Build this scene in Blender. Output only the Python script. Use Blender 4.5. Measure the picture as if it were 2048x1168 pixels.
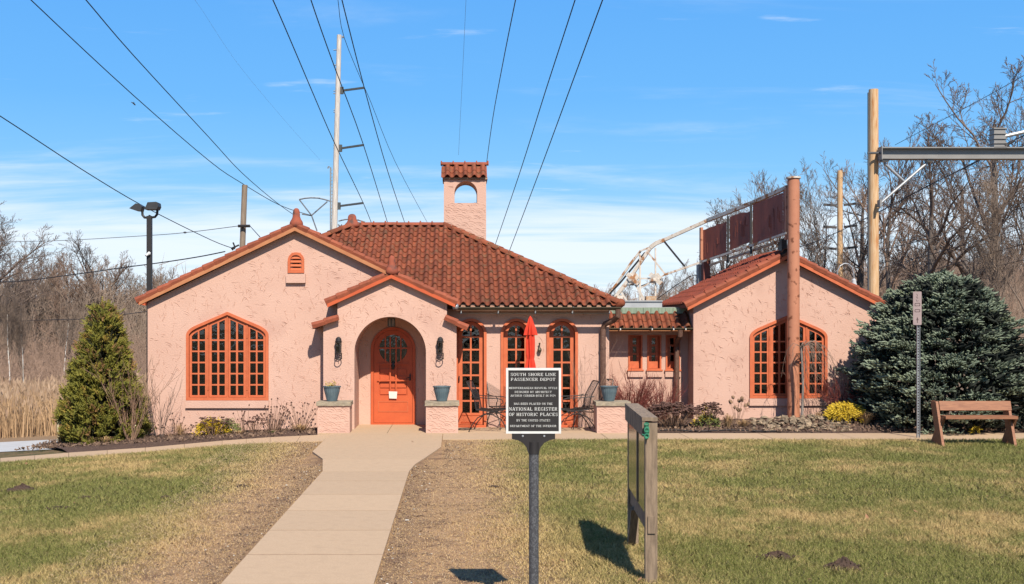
import bpy, bmesh, math, random
import numpy as np
from mathutils import Vector, Matrix, Quaternion
from mathutils.geometry import tessellate_polygon
for o in list(bpy.data.objects): bpy.data.objects.remove(o)
R = math.radians
SC = bpy.context.scene
# ------------------------------------------------------------------ camera, sky, sun, exposure
F = 2300.0; CXP = 911.0; HZP = 648.0; CAMZ = 2.1
cd = bpy.data.cameras.new('camera'); cam = bpy.data.objects.new('camera', cd)
SC.collection.objects.link(cam); SC.camera = cam
cam.location = (0, 0, CAMZ); cam.rotation_euler = (R(90), 0, 0)
cd.sensor_width = 36; cd.lens = 36*F/2048
cd.shift_x = (1024-CXP)/2048; cd.shift_y = (HZP-584)/2048
cd.clip_start = 0.1; cd.clip_end = 2000
SC.render.resolution_x = 1024; SC.render.resolution_y = 584
SUN = Vector((-0.25, 1.0, -1.05)).normalized()
sd = bpy.data.lights.new('sun', 'SUN'); so = bpy.data.objects.new('sun', sd)
SC.collection.objects.link(so); so.location = (5, -10, 20)
so.rotation_euler = SUN.to_track_quat('-Z', 'Y').to_euler()
sd.energy = 4.5; sd.angle = R(0.53); sd.color = (1.0, 0.93, 0.83)
w = bpy.data.worlds.new('World'); SC.world = w; w.use_nodes = True
nt = w.node_tree; N = nt.nodes; L = nt.links
for n in list(N): N.remove(n)
def nd(t, **k):
    n = N.new(t)
    for a, b in k.items(): setattr(n, a, b)
    return n
out = nd('ShaderNodeOutputWorld'); bg = nd('ShaderNodeBackground'); L.new(bg.outputs[0], out.inputs[0])
bg.inputs[1].default_value = 0.084
sky = nd('ShaderNodeTexSky', sky_type='NISHITA'); sky.sun_disc = False
sky.sun_elevation = math.asin(-SUN.z); sky.sun_rotation = math.atan2(-SUN.x, -SUN.y)
sky.air_density = 1.0; sky.dust_density = 0.3; sky.ozone_density = 2.0
tc = nd('ShaderNodeTexCoord'); sp = nd('ShaderNodeSeparateXYZ'); L.new(tc.outputs['Generated'], sp.inputs[0])
def wmath(op, a, b=None, clamp=False):
    n = nd('ShaderNodeMath', operation=op); n.use_clamp = clamp
    for i, v in enumerate((a, b)):
        if v is None: continue
        if isinstance(v, (int, float)): n.inputs[i].default_value = v
        else: L.new(v, n.inputs[i])
    return n.outputs[0]
ramp = nd('ShaderNodeValToRGB'); L.new(sp.outputs[2], ramp.inputs[0])
SKY_STOPS = [(0.0, (4.4, 5.9, 7.0)), (0.06, (3.3, 5.3, 7.0)), (0.12, (1.55, 4.1, 7.0)), (0.19, (.95, 3.4, 7.0)), (0.28, (.75, 3.0, 6.9)), (0.6, (0.7, 2.0, 5.2)), (1.0, (.5, 1.4, 4.0))]
el = ramp.color_ramp.elements
while len(el) < len(SKY_STOPS): el.new(0.5)
for e, (p, c) in zip(el, SKY_STOPS):
    e.position = p; e.color = tuple(v/7.0 for v in c) + (1,)
sc7 = nd('ShaderNodeVectorMath', operation='SCALE'); L.new(ramp.outputs[0], sc7.inputs[0]); sc7.inputs[3].default_value = 7.0
mx = nd('ShaderNodeMix', data_type='RGBA'); mx.inputs[0].default_value = 0.88
L.new(sky.outputs[0], mx.inputs[6]); L.new(sc7.outputs[0], mx.inputs[7])
# thin clouds: streaks on a flat layer seen in perspective, thicker low down
den = wmath('ADD', sp.outputs[2], 0.09)
cx = wmath('DIVIDE', sp.outputs[0], den); cy = wmath('DIVIDE', sp.outputs[1], den)
cb = nd('ShaderNodeCombineXYZ'); L.new(cx, cb.inputs[0]); L.new(cy, cb.inputs[1])
mp = nd('ShaderNodeMapping'); L.new(cb.outputs[0], mp.inputs[0]); mp.inputs['Scale'].default_value = (0.7, 1.9, 1); mp.inputs['Location'].default_value = (3.1, 1.7, 0)
nz = nd('ShaderNodeTexNoise'); nz.inputs['Scale'].default_value = 0.9; nz.inputs['Detail'].default_value = 10; nz.inputs['Roughness'].default_value = 0.6; nz.inputs['Distortion'].default_value = 0.4
L.new(mp.outputs[0], nz.inputs[0])
low = nd('ShaderNodeMapRange', interpolation_type='SMOOTHSTEP'); L.new(sp.outputs[2], low.inputs[0])
low.inputs[1].default_value = 0.165; low.inputs[2].default_value = 0.055; low.inputs[3].default_value = -0.10; low.inputs[4].default_value = 0.34
cs = wmath('ADD', nz.outputs[0], low.outputs[0])
cm = nd('ShaderNodeMapRange', interpolation_type='SMOOTHSTEP'); L.new(cs, cm.inputs[0])
cm.inputs[1].default_value = 0.46; cm.inputs[2].default_value = 0.9; cm.inputs[3].default_value = 0; cm.inputs[4].default_value = 0.8
mp2 = nd('ShaderNodeMapping'); L.new(cb.outputs[0], mp2.inputs[0]); mp2.inputs['Scale'].default_value = (1.1, 3.2, 1); mp2.inputs['Location'].default_value = (7.3, 2.2, 0)
nz2 = nd('ShaderNodeTexNoise'); nz2.inputs['Scale'].default_value = 1.5; nz2.inputs['Detail'].default_value = 8; nz2.inputs['Roughness'].default_value = 0.58; nz2.inputs['Distortion'].default_value = 0.3
L.new(mp2.outputs[0], nz2.inputs[0]); wp = nd('ShaderNodeMapRange', interpolation_type='SMOOTHSTEP'); L.new(nz2.outputs[0], wp.inputs[0])
wp.inputs[1].default_value = 0.62; wp.inputs[2].default_value = 0.82; wp.inputs[3].default_value = 0; wp.inputs[4].default_value = 0.6
cmx = wmath('MAXIMUM', cm.outputs[0], wp.outputs[0])
mc = nd('ShaderNodeMix', data_type='RGBA'); L.new(cmx, mc.inputs[0]); L.new(mx.outputs[2], mc.inputs[6]); mc.inputs[7].default_value = (6.6, 7.1, 7.6, 1)
L.new(mc.outputs[2], bg.inputs[0])
SC.view_settings.view_transform = 'Standard'; SC.view_settings.look = 'None'
SC.view_settings.exposure = 0.78; SC.view_settings.gamma = 1.0
try: SC.view_settings.use_curve_mapping = False
except Exception: pass
# ------------------------------------------------------------------ helpers
def P(px, py, Y): return Vector(((px-CXP)*Y/F, Y, CAMZ+(HZP-py)*Y/F))
def sstep(t):
    t = np.clip(t, 0, 1); return t*t*(3-2*t)
def gz(x, y):
    x = np.asarray(x, float); y = np.asarray(y, float)
    z = -0.05*np.clip(-x-2, 0, 10)
    z = z + 5.0*sstep((y-46)/60)*sstep((x-2)/45) + 1.2*sstep((y-60)/80)*sstep((-x)/30)
    z = z + 0.12*sstep((x-5.0)/3)*sstep((y-22.1)/.8)*sstep((25-y)/1.0)*(x > 3)
    return z
def gzf(x, y): return float(gz(x, y))
def G(px, py):
    Y = F*CAMZ/(py-HZP)
    for _ in range(12):
        z = gzf((px-CXP)*Y/F, Y); Y = F*(CAMZ-z)/(py-HZP)
    return Vector(((px-CXP)*Y/F, Y, gzf((px-CXP)*Y/F, Y)))
class MB:
    def __init__(s): s.v = []; s.f = []; s.mi = []; s.cur = 0
    def add(s, vs, fs):
        b = len(s.v); s.v += [tuple(v) for v in vs]
        for f in fs: s.f.append(tuple(i+b for i in f)); s.mi.append(s.cur)
    def box(s, x0, x1, y0, y1, z0, z1):
        s.add([(x0,y0,z0),(x1,y0,z0),(x1,y1,z0),(x0,y1,z0),(x0,y0,z1),(x1,y0,z1),(x1,y1,z1),(x0,y1,z1)],
              [(0,3,2,1),(4,5,6,7),(0,1,5,4),(1,2,6,5),(2,3,7,6),(3,0,4,7)])
    def bar(s, a, b, w, h, up=(0,0,1)):
        a = Vector(a); b = Vector(b); d = (b-a).normalized(); u = Vector(up)
        sx = d.cross(u)
        if sx.length < 1e-4: sx = d.cross(Vector((1,0,0)))
        sx.normalize(); u = sx.cross(d).normalized()
        vs = []
        for p in (a, b):
            for i, j in ((-1,-1),(1,-1),(1,1),(-1,1)): vs.append(p+sx*w/2*i+u*h/2*j)
        s.add(vs, [(3,2,1,0),(4,5,6,7),(0,1,5,4),(1,2,6,5),(2,3,7,6),(3,0,4,7)])
    def tube(s, pts, r, n=6, cap=True, closed=False):
        pts = [Vector(p) for p in pts]; m = len(pts)
        rr = list(r) if isinstance(r, (list, tuple)) else [r]*m
        d0 = (pts[1]-pts[0]).normalized()
        u = d0.orthogonal().normalized(); base = len(s.v); vs = []
        for i, p in enumerate(pts):
            if closed: d = pts[(i+1) % m]-pts[i-1]
            else: d = pts[min(i+1, m-1)]-pts[max(i-1, 0)]
            if d.length < 1e-9: d = d0
            d = d.normalized(); u = (u-d*u.dot(d))
            if u.length < 1e-6: u = d.orthogonal()
            u.normalize(); v = d.cross(u)
            for k in range(n):
                a = 2*math.pi*k/n; vs.append(p+(u*math.cos(a)+v*math.sin(a))*rr[i])
        fs = []
        for i in range(m if closed else m-1):
            j = (i+1) % m
            for k in range(n): fs.append((i*n+k, i*n+(k+1) % n, j*n+(k+1) % n, j*n+k))
        if cap and not closed: fs.append(tuple(range(n))[::-1]); fs.append(tuple((m-1)*n+k for k in range(n)))
        s.add(vs, fs)
    def lathe(s, prof, c=(0,0,0), n=16, sx=1, sy=1, flute=0, nf=0):
        vs = []; m = len(prof)
        for (z, r) in prof:
            for k in range(n):
                a = 2*math.pi*k/n; q = r*(1+(flute*(1 if k % 2 else -1) if nf else 0))
                vs.append((c[0]+q*math.cos(a)*sx, c[1]+q*math.sin(a)*sy, c[2]+z))
        fs = [(i*n+k, i*n+(k+1) % n, (i+1)*n+(k+1) % n, (i+1)*n+k) for i in range(m-1) for k in range(n)]
        fs.append(tuple(range(n))[::-1]); fs.append(tuple((m-1)*n+k for k in range(n)))
        s.add(vs, fs)
    def plate(s, outer, holes, y0, y1, back=True):
        loops = [outer]+list(holes); allp = [p for l in loops for p in l]; n = len(allp)
        tris = tessellate_polygon([[Vector((p[0], p[1], 0)) for p in l] for l in loops])
        vs = [(p[0], y0, p[1]) for p in allp]+[(p[0], y1, p[1]) for p in allp]; fs = []
        for t in tris:
            a, b, c = [allp[i] for i in t]
            cr = (b[0]-a[0])*(c[1]-a[1])-(b[1]-a[1])*(c[0]-a[0])
            if abs(cr) < 1e-12: continue
            t = tuple(t) if cr > 0 else tuple(t)[::-1]
            fs.append(t)
            if back: fs.append(tuple(i+n for i in t[::-1]))
        o = 0
        for li, l in enumerate(loops):
            ar = sum(l[i][0]*l[(i+1) % len(l)][1]-l[(i+1) % len(l)][0]*l[i][1] for i in range(len(l)))
            for i in range(len(l)):
                j = (i+1) % len(l); q = (o+i, o+i+n, o+j+n, o+j)
                if (ar > 0) != (li > 0): pass
                fs.append(q if ((ar > 0) == (li == 0)) else q[::-1])
            o += len(l)
        s.add(vs, fs)
    def ico(s, c, rx, ry, rz, rnd=None, amt=0.2, sub=1):
        bm = bmesh.new(); bmesh.ops.create_icosphere(bm, subdivisions=sub, radius=1)
        vs = []
        for v in bm.verts:
            k = 1+(rnd.uniform(-amt, amt) if rnd else 0)
            vs.append((c[0]+v.co.x*rx*k, c[1]+v.co.y*ry*k, c[2]+v.co.z*rz*k))
        s.add(vs, [tuple(v.index for v in f.verts) for f in bm.faces]); bm.free()
    def mesh(s, name, mats, off=(0,0,0), smooth=False):
        me = bpy.data.meshes.new(name)
        me.from_pydata([(v[0]-off[0], v[1]-off[1], v[2]-off[2]) for v in s.v], [], s.f)
        for m in (mats if isinstance(mats, (list, tuple)) else [mats]): me.materials.append(m)
        if any(s.mi): me.polygons.foreach_set('material_index', s.mi)
        if smooth: me.polygons.foreach_set('use_smooth', [True]*len(me.polygons))
        me.update(); return me
def link(o): SC.collection.objects.link(o); return o
def wloc(o):
    v = Vector((0,0,0))
    while o: v += Vector(o.location); o = o.parent
    return v
def obj(name, mb, mats, parent=None, smooth=False, world=True):
    """mb verts are in world space (world=True) or in the parent's local space"""
    off = wloc(parent) if (parent and world) else (0,0,0)
    o = bpy.data.objects.new(name, mb.mesh(name, mats, off, smooth)); link(o); o.parent = parent; return o
def put(name, me, loc, rot=(0,0,0), parent=None, scale=None):
    o = bpy.data.objects.new(name, me); link(o); o.parent = parent
    o.location = Vector(loc)-(wloc(parent) if parent else Vector((0,0,0))); o.rotation_euler = rot
    if scale: o.scale = scale
    return o
def tag(o, label=None, cat=None, group=None, kind=None):
    if label: o['label'] = label
    if cat: o['category'] = cat
    if group: o['group'] = group
    if kind: o['kind'] = kind
    return o
def thing(name, loc, label, cat, group=None, rz=0):
    o = bpy.data.objects.new(name, None); link(o); o.location = loc; o.rotation_euler = (0,0,rz); o.empty_display_size = .2
    return tag(o, label, cat, group)
def dup(root, loc, rz=None, label=None, scale=None):
    r = root.copy(); link(r); r.location = loc
    if rz is not None: r.rotation_euler = (0,0,rz)
    if label: r['label'] = label
    if scale: r.scale = scale
    for ch in list(root.children):
        c = ch.copy(); link(c); c.parent = r
        for g in list(ch.children):
            d = g.copy(); link(d); d.parent = c
    return r
def mesh_np(name, V, T, mat, parent=None, smooth=False):
    me = bpy.data.meshes.new(name); V = np.asarray(V, np.float32); T = np.asarray(T, np.int32)
    if parent: V = V-np.array(wloc(parent), np.float32)
    me.vertices.add(len(V)); me.vertices.foreach_set('co', V.ravel())
    k = T.shape[1]; me.loops.add(T.size); me.loops.foreach_set('vertex_index', T.ravel())
    me.polygons.add(len(T)); me.polygons.foreach_set('loop_start', np.arange(0, T.size, k, dtype=np.int32))
    me.polygons.foreach_set('loop_total', np.full(len(T), k, np.int32))
    me.materials.append(mat); me.update(); me.validate()
    o = bpy.data.objects.new(name, me); link(o); o.parent = parent; return o
# ------------------------------------------------------------------ materials
ALB = .72
def mat(name, c, c2=None, rough=.8, scale=6, detail=6, lo=.35, hi=.65, bump=0, bscale=40, bdetail=6, spec=.3, rnd=0, stretch=None, metal=0, c3=None, c3s=2, c3lo=.55, c3hi=.7, coord='pos', bdist=.02, sub=0):
    m = bpy.data.materials.new(name); m.use_nodes = True; t = m.node_tree; n = t.nodes; l = t.links
    b = n['Principled BSDF']; b.inputs['Roughness'].default_value = rough
    b.inputs['Specular IOR Level'].default_value = spec; b.inputs['Metallic'].default_value = metal
    if coord == 'pos': src = n.new('ShaderNodeNewGeometry').outputs['Position']
    else: src = n.new('ShaderNodeTexCoord').outputs['Object']
    if stretch:
        q = n.new('ShaderNodeMapping'); q.inputs['Scale'].default_value = stretch; l.new(src, q.inputs[0]); src = q.outputs[0]
    def noise(s, d=6):
        z = n.new('ShaderNodeTexNoise'); z.inputs['Scale'].default_value = s; z.inputs['Detail'].default_value = d; l.new(src, z.inputs[0]); return z.outputs[0]
    def mr(v, a, bb):
        q = n.new('ShaderNodeMapRange'); q.inputs[1].default_value = a; q.inputs[2].default_value = bb; l.new(v, q.inputs[0]); return q.outputs[0]
    def mix(f, a, bb, bt='MIX'):
        q = n.new('ShaderNodeMix'); q.data_type = 'RGBA'; q.blend_type = bt
        if isinstance(f, float): q.inputs[0].default_value = f
        else: l.new(f, q.inputs[0])
        for i, v in ((6, a), (7, bb)):
            if isinstance(v, tuple): q.inputs[i].default_value = v+(1,)
            else: l.new(v, q.inputs[i])
        return q.outputs[2]
    if c2 is None: c2 = tuple(v*.8 for v in c)
    c = tuple(v*ALB for v in c); c2 = tuple(v*ALB for v in c2); c3 = tuple(v*ALB for v in c3) if c3 else None
    col = mix(mr(noise(scale, detail), lo, hi), c, c2)
    if c3: col = mix(mr(noise(c3s, 8), c3lo, c3hi), col, c3)
    if rnd:
        oi = n.new('ShaderNodeObjectInfo'); q = n.new('ShaderNodeMapRange'); l.new(oi.outputs['Random'], q.inputs[0]); q.inputs[3].default_value = 1-rnd; q.inputs[4].default_value = 1+rnd
        cc = n.new('ShaderNodeCombineColor')
        for i in range(3): l.new(q.outputs[0], cc.inputs[i])
        col = mix(1.0, col, cc.outputs[0], 'MULTIPLY')
    l.new(col, b.inputs['Base Color'])
    if bump:
        bp = n.new('ShaderNodeBump'); bp.inputs['Strength'].default_value = bump; bp.inputs['Distance'].default_value = bdist
        l.new(noise(bscale, bdetail), bp.inputs['Height']); l.new(bp.outputs[0], b.inputs['Normal'])
    return m
STUC = mat('pink_stucco', (.70,.445,.34), (.66,.41,.31), rough=.9, scale=1.6, bump=.25, bscale=35, c3=(.58,.35,.27), c3s=1.1, c3lo=.56, c3hi=.8, spec=.1, bdist=.03)
ORNG = mat('orange_paint', (.66,.165,.063), (.58,.135,.05), rough=.6, scale=9, bump=.08, bscale=60, spec=.3)
DOOR = mat('orange_door_paint', (.64,.125,.04), (.57,.105,.035), rough=.5, scale=4, bump=.06, spec=.3)
TILE = mat('clay_tile', (.29,.078,.034), (.21,.06,.028), rough=.85, scale=9, rnd=.22, c3=(.16,.09,.045), c3s=6, c3lo=.53, c3hi=.74, bump=.2, bscale=70, spec=.25)
RAKE = mat('rake_tile_clay', (.36,.095,.045), (.27,.072,.035), rough=.75, scale=10, rnd=.15, bump=.15, spec=.25)
FINI = mat('finial_clay', (.36,.09,.045), (.30,.08,.045), rough=.8, scale=9, c3=(.12,.06,.045), c3s=6, c3lo=.52, c3hi=.66)
MORT = mat('mortar', (.45,.27,.17), (.3,.2,.13), scale=20, rough=.95)
FASC = mat('fascia_tan', (.56,.235,.10), (.46,.17,.07), rough=.7, scale=3)
STONE = mat('cap_stone', (.42,.34,.23), (.30,.25,.18), rough=.9, scale=14, bump=.4, bscale=50)
CONC = mat('concrete', (.58,.41,.26), (.51,.355,.22), rough=.92, scale=70, detail=3, bump=.35, bscale=160, c3=(.50,.35,.22), c3s=9, c3lo=.50, c3hi=.75, bdist=.006, spec=.15, rnd=.05)
BRONZE = mat('bronze_gutter', (.13,.10,.055), (.09,.07,.045), rough=.5, scale=6, metal=.4, spec=.4)
DSPT = mat('brown_downspout', (.13,.065,.045), (.17,.09,.06), rough=.6, scale=18, c3=(.32,.22,.15), c3s=40, c3lo=.62, c3hi=.7)
GALV = mat('galvanised', (.42,.43,.43), (.33,.34,.35), rough=.45, scale=8, metal=.5)
COPP = mat('copper_patina', (.30,.38,.27), (.22,.27,.19), rough=.8, scale=12, stretch=(6,1,.6))
BLK = mat('black_iron', (.022,.018,.017), (.03,.025,.022), rough=.5, spec=.4)
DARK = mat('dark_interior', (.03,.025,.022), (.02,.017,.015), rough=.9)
RUST = mat('rusty_white_steel', (.72,.65,.56), (.58,.49,.39), rough=.8, scale=10, c3=(.38,.17,.07), c3s=5, c3lo=.55, c3hi=.62, bump=.3, bscale=30)
PANR = mat('rust_red_sheet', (.33,.085,.05), (.23,.062,.04), rough=.6, scale=2.5, stretch=(3,3,.7), c3=(.21,.06,.04), c3s=3, c3lo=.55, c3hi=.7, bump=.1)
PIPE = mat('salmon_pipe', (.56,.235,.13), (.50,.20,.11), rough=.65, scale=3, c3=(.22,.075,.035), c3s=7, c3lo=.60, c3hi=.66, bump=.1)
WPAL = mat('pale_pole_wood', (.74,.68,.60), (.50,.44,.38), rough=.9, scale=4, stretch=(6,6,.5))
WPOL = mat('new_pole_wood', (.74,.50,.29), (.60,.36,.17), rough=.85, scale=5, stretch=(7,7,.6), c3=(.50,.20,.06), c3s=2.6, c3lo=.55, c3hi=.68)
WOLD = mat('old_pole_wood', (.33,.25,.18), (.22,.16,.11), rough=.9, scale=5, stretch=(7,7,.5))
WGRY = mat('weathered_board', (.34,.245,.16), (.21,.15,.10), rough=.9, scale=6, stretch=(9,2,1.2), bump=.3, bscale=40)
BENCH = mat('bench_wood', (.38,.165,.08), (.27,.11,.055), rough=.6, scale=5, stretch=(1.2,6,8), bump=.15, bscale=30)
POT = mat('teal_pot', (.135,.185,.20), (.10,.145,.165), rough=.5, scale=10)
RED = mat('red_canvas', (.75,.055,.02), (.68,.045,.018), rough=.8, scale=5)
WHITE = mat('white_paint', (.78,.77,.72), (.7,.69,.64), rough=.5, scale=20)
PLQ = mat('plaque_black', (.022,.019,.018), (.035,.03,.028), rough=.5, scale=220, bump=.5, bscale=300, bdist=.002)
SPOST = mat('speckled_post', (.065,.065,.068), (.13,.13,.135), rough=.5, scale=90, lo=.45, hi=.6)
STEEL = mat('beam_steel', (.33,.315,.29), (.28,.265,.245), rough=.5, scale=2, metal=.3)
MULCH = mat('mulch', (.13,.075,.05), (.07,.042,.03), rough=.95, scale=40, bump=.8, bscale=60, c3=(.2,.13,.085), c3s=30, c3lo=.58, c3hi=.66)
SOIL = mat('mole_soil', (.10,.06,.04), (.06,.037,.026), rough=.95, scale=30, bump=.8, bscale=50)
ROCK = mat('field_stone', (.36,.26,.16), (.20,.15,.10), rough=.95, scale=8, rnd=.5, bump=.5, bscale=25)
ROAD = mat('pale_road', (.55,.54,.52), (.49,.48,.46), rough=.9, scale=3)
BARK = mat('grey_bark', (.20,.16,.13), (.12,.095,.08), rough=.9, scale=3, stretch=(3,3,.6))
BIRCH = mat('pale_bark', (.85,.80,.72), (.5,.45,.38), rough=.9, scale=3)
TWIG = mat('twig_brown', (.21,.15,.115), (.14,.10,.08), rough=.9, scale=.6)
TWIG2 = mat('twig_russet', (.34,.225,.16), (.235,.155,.11), rough=.9, scale=.25)
TWIG3 = mat('twig_grey', (.32,.235,.17), (.20,.145,.11), rough=.9, scale=.4)
RTWIG = mat('red_twig', (.28,.07,.055), (.2,.055,.04), rough=.7, scale=5)
TTWIG = mat('tan_twig', (.40,.25,.16), (.28,.16,.10), rough=.8, scale=6)
REED = mat('dry_reed', (.58,.38,.21), (.40,.245,.13), rough=.9, scale=1.2, stretch=(2,.3,.4))
SPRU = mat('blue_spruce', (.28,.32,.215), (.16,.20,.13), rough=.8, scale=14, c3=(.16,.17,.07), c3s=1.6, c3lo=.6, c3hi=.75)
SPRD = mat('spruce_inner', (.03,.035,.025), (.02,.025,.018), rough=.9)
ARBO = mat('arborvitae_green', (.27,.235,.03), (.13,.135,.022), rough=.8, scale=9, c3=(.42,.25,.05), c3s=4, c3lo=.56, c3hi=.72)
ARBT = mat('arborvitae_bronze', (.32,.16,.06), (.2,.12,.04), rough=.8, scale=9)
YELL = mat('gold_foliage', (.72,.48,.025), (.50,.34,.03), rough=.7, scale=25)
YGRN = mat('olive_foliage', (.22,.24,.06), (.12,.14,.04), rough=.8, scale=20)
SEDM = mat('dry_seedhead', (.10,.05,.04), (.16,.085,.06), rough=.95, scale=40)
TUFT = mat('tan_grass', (.60,.39,.19), (.45,.27,.13), rough=.9, scale=20)
GREENP = mat('green_plastic', (.06,.27,.15), (.04,.2,.11), rough=.4, scale=30)
CREAM = mat('cream_paint', (.72,.60,.36), (.6,.48,.28), rough=.6, scale=8)
DLEAF = mat('dead_leaf', (.40,.2,.11), (.3,.14,.07), rough=.9, scale=30)
PAPER = mat('paper', (.82,.76,.66), (.78,.7,.6), rough=.8, scale=30)
AMBER = mat('amber_card', (.75,.42,.08), (.6,.3,.05), rough=.8)
def glass_mat(name, tint=.55):
    m = bpy.data.materials.new(name); m.use_nodes = True; n = m.node_tree.nodes; l = m.node_tree.links
    for x in list(n): n.remove(x)
    o = n.new('ShaderNodeOutputMaterial'); mxs = n.new('ShaderNodeMixShader'); tr = n.new('ShaderNodeBsdfTransparent'); gl = n.new('ShaderNodeBsdfGlossy')
    tr.inputs[0].default_value = (tint, tint*.98, tint*.93, 1); gl.inputs['Roughness'].default_value = .03; gl.inputs[0].default_value = (.9,.9,.9,1)
    fr = n.new('ShaderNodeFresnel'); fr.inputs[0].default_value = 1.7
    g = n.new('ShaderNodeNewGeometry'); nz = n.new('ShaderNodeTexNoise'); nz.inputs['Scale'].default_value = 7; l.new(g.outputs['Position'], nz.inputs[0])
    bp = n.new('ShaderNodeBump'); bp.inputs['Strength'].default_value = .12; bp.inputs['Distance'].default_value = .02; l.new(nz.outputs[0], bp.inputs['Height']); l.new(bp.outputs[0], gl.inputs['Normal'])
    l.new(fr.outputs[0], mxs.inputs[0]); l.new(tr.outputs[0], mxs.inputs[1]); l.new(gl.outputs[0], mxs.inputs[2]); l.new(mxs.outputs[0], o.inputs[0]); return m
GLASS = glass_mat('window_glass')
def lawn_mats():
    """soil/turf sheet and blades share the same map of green, straw and worn patches"""
    res = []
    for kind in ('sheet', 'blade'):
        m = bpy.data.materials.new('lawn_'+kind); m.use_nodes = True; n = m.node_tree.nodes; l = m.node_tree.links; b = n['Principled BSDF']
        b.inputs['Roughness'].default_value = .9; b.inputs['Specular IOR Level'].default_value = .15
        g = n.new('ShaderNodeNewGeometry').outputs['Position']
        def noise(s, d, off=(0,0,0), sc=(1,1,1)):
            q = n.new('ShaderNodeMapping'); l.new(g, q.inputs[0]); q.inputs['Location'].default_value = off; q.inputs['Scale'].default_value = sc
            z = n.new('ShaderNodeTexNoise'); z.inputs['Scale'].default_value = s; z.inputs['Detail'].default_value = d; z.inputs['Roughness'].default_value = .6; l.new(q.outputs[0], z.inputs[0]); return z.outputs[0]
        def mr(v, a, bb, c0=0, c1=1):
            q = n.new('ShaderNodeMapRange'); q.interpolation_type = 'SMOOTHSTEP'; q.inputs[1].default_value = a; q.inputs[2].default_value = bb; q.inputs[3].default_value = c0; q.inputs[4].default_value = c1; l.new(v, q.inputs[0]); return q.outputs[0]
        def mth(op, a, c):
            q = n.new('ShaderNodeMath'); q.operation = op
            for i, v in enumerate((a, c)):
                if isinstance(v, (int, float)): q.inputs[i].default_value = v
                else: l.new(v, q.inputs[i])
            return q.outputs[0]
        def mix(f, a, bb):
            q = n.new('ShaderNodeMix'); q.data_type = 'RGBA'; l.new(f, q.inputs[0])
            for i, v in ((6, a), (7, bb)):
                if isinstance(v, tuple): q.inputs[i].default_value = tuple(ALB*x_ for x_ in v)+(1,)
                else: l.new(v, q.inputs[i])
            return q.outputs[2]
        s = n.new('ShaderNodeSeparateXYZ'); l.new(g, s.inputs[0])
        big = noise(.33, 3, (4, 2, 0)); mid = noise(1.5, 5); fine = noise(9, 4); vf = noise(45, 3)
        k = mth('ADD', mth('MULTIPLY', big, 1.25), mth('ADD', mth('MULTIPLY', mid, .75), mth('MULTIPLY', fine, .6)))
        k = mth('ADD', k, mth('MULTIPLY', vf, .75))
        straw = mr(k, 1.58, 1.96)
        # worn strip each side of the footpath (centre x = -1.27)
        dx = mth('ABSOLUTE', mth('ADD', s.outputs[0], 1.12), 0)
        wob = mth('ADD', dx, mth('MULTIPLY', mth('SUBTRACT', mid, .5), 1.6))
        wob = mth('ADD', wob, mth('MULTIPLY', mth('SUBTRACT', fine, .5), 1.1)); worn = mr(wob, 2.0, 1.35); straw = mth('MINIMUM', mth('ADD', straw, mr(wob, 2.5, 1.7, 0, .7)), 1.0)
        edge = mr(mth('ADD', mth('ABSOLUTE', mth('ADD', s.outputs[0], 1.27), 0), mth('MULTIPLY', mth('SUBTRACT', fine, .5), .5)), 1.1, .7)
        if kind == 'blade':
            c = mix(straw, (.185,.20,.045), (.64,.44,.185)); c = mix(mth('MULTIPLY', worn, .8), c, (.68,.43,.21)); pb = noise(230, 2); c = mix(mr(pb, .55, .68), c, (.74,.56,.28)); c = mix(mr(pb, .47, .36), c, (.055,.065,.018))
        else:
            c = mix(straw, (.085,.085,.03), (.24,.16,.075)); c = mix(mth('MULTIPLY', worn, .9), c, (.50,.30,.155)); c = mix(mth('MULTIPLY', worn, mr(noise(2.6, 6), .52, .62)), c, (.24,.135,.075)); c = mix(mr(noise(60, 5), .5, .62), c, (.20,.13,.075)); c = mix(mr(noise(5, 8), .55, .66), c, (.24,.15,.09))  # turf tones darkened: shade in the gaps between blades put into the colour
            c = mix(mth('MULTIPLY', edge, .5), c, (.20,.12,.07)); c = mix(mr(noise(28, 5), .6, .75), c, (.15,.10,.06))
            bp = n.new('ShaderNodeBump'); bp.inputs['Strength'].default_value = .8; bp.inputs['Distance'].default_value = .02; l.new(noise(50, 6), bp.inputs['Height']); l.new(bp.outputs[0], b.inputs['Normal'])
        if kind == 'sheet':   # far ground beyond the depot is leaf litter
            far = mr(s.outputs[1], 24.5, 26.5); c = mix(far, c, (.22,.15,.095))
            lf = mr(s.outputs[0], -7.2, -8.0); bk = mr(s.outputs[1], 22.0, 22.4); c = mix(mth('MULTIPLY', lf, bk), c, (.3,.2,.12))
        l.new(c, b.inputs['Base Color']); res.append(m)
    return res
LAWN, BLADE = lawn_mats()
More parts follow.
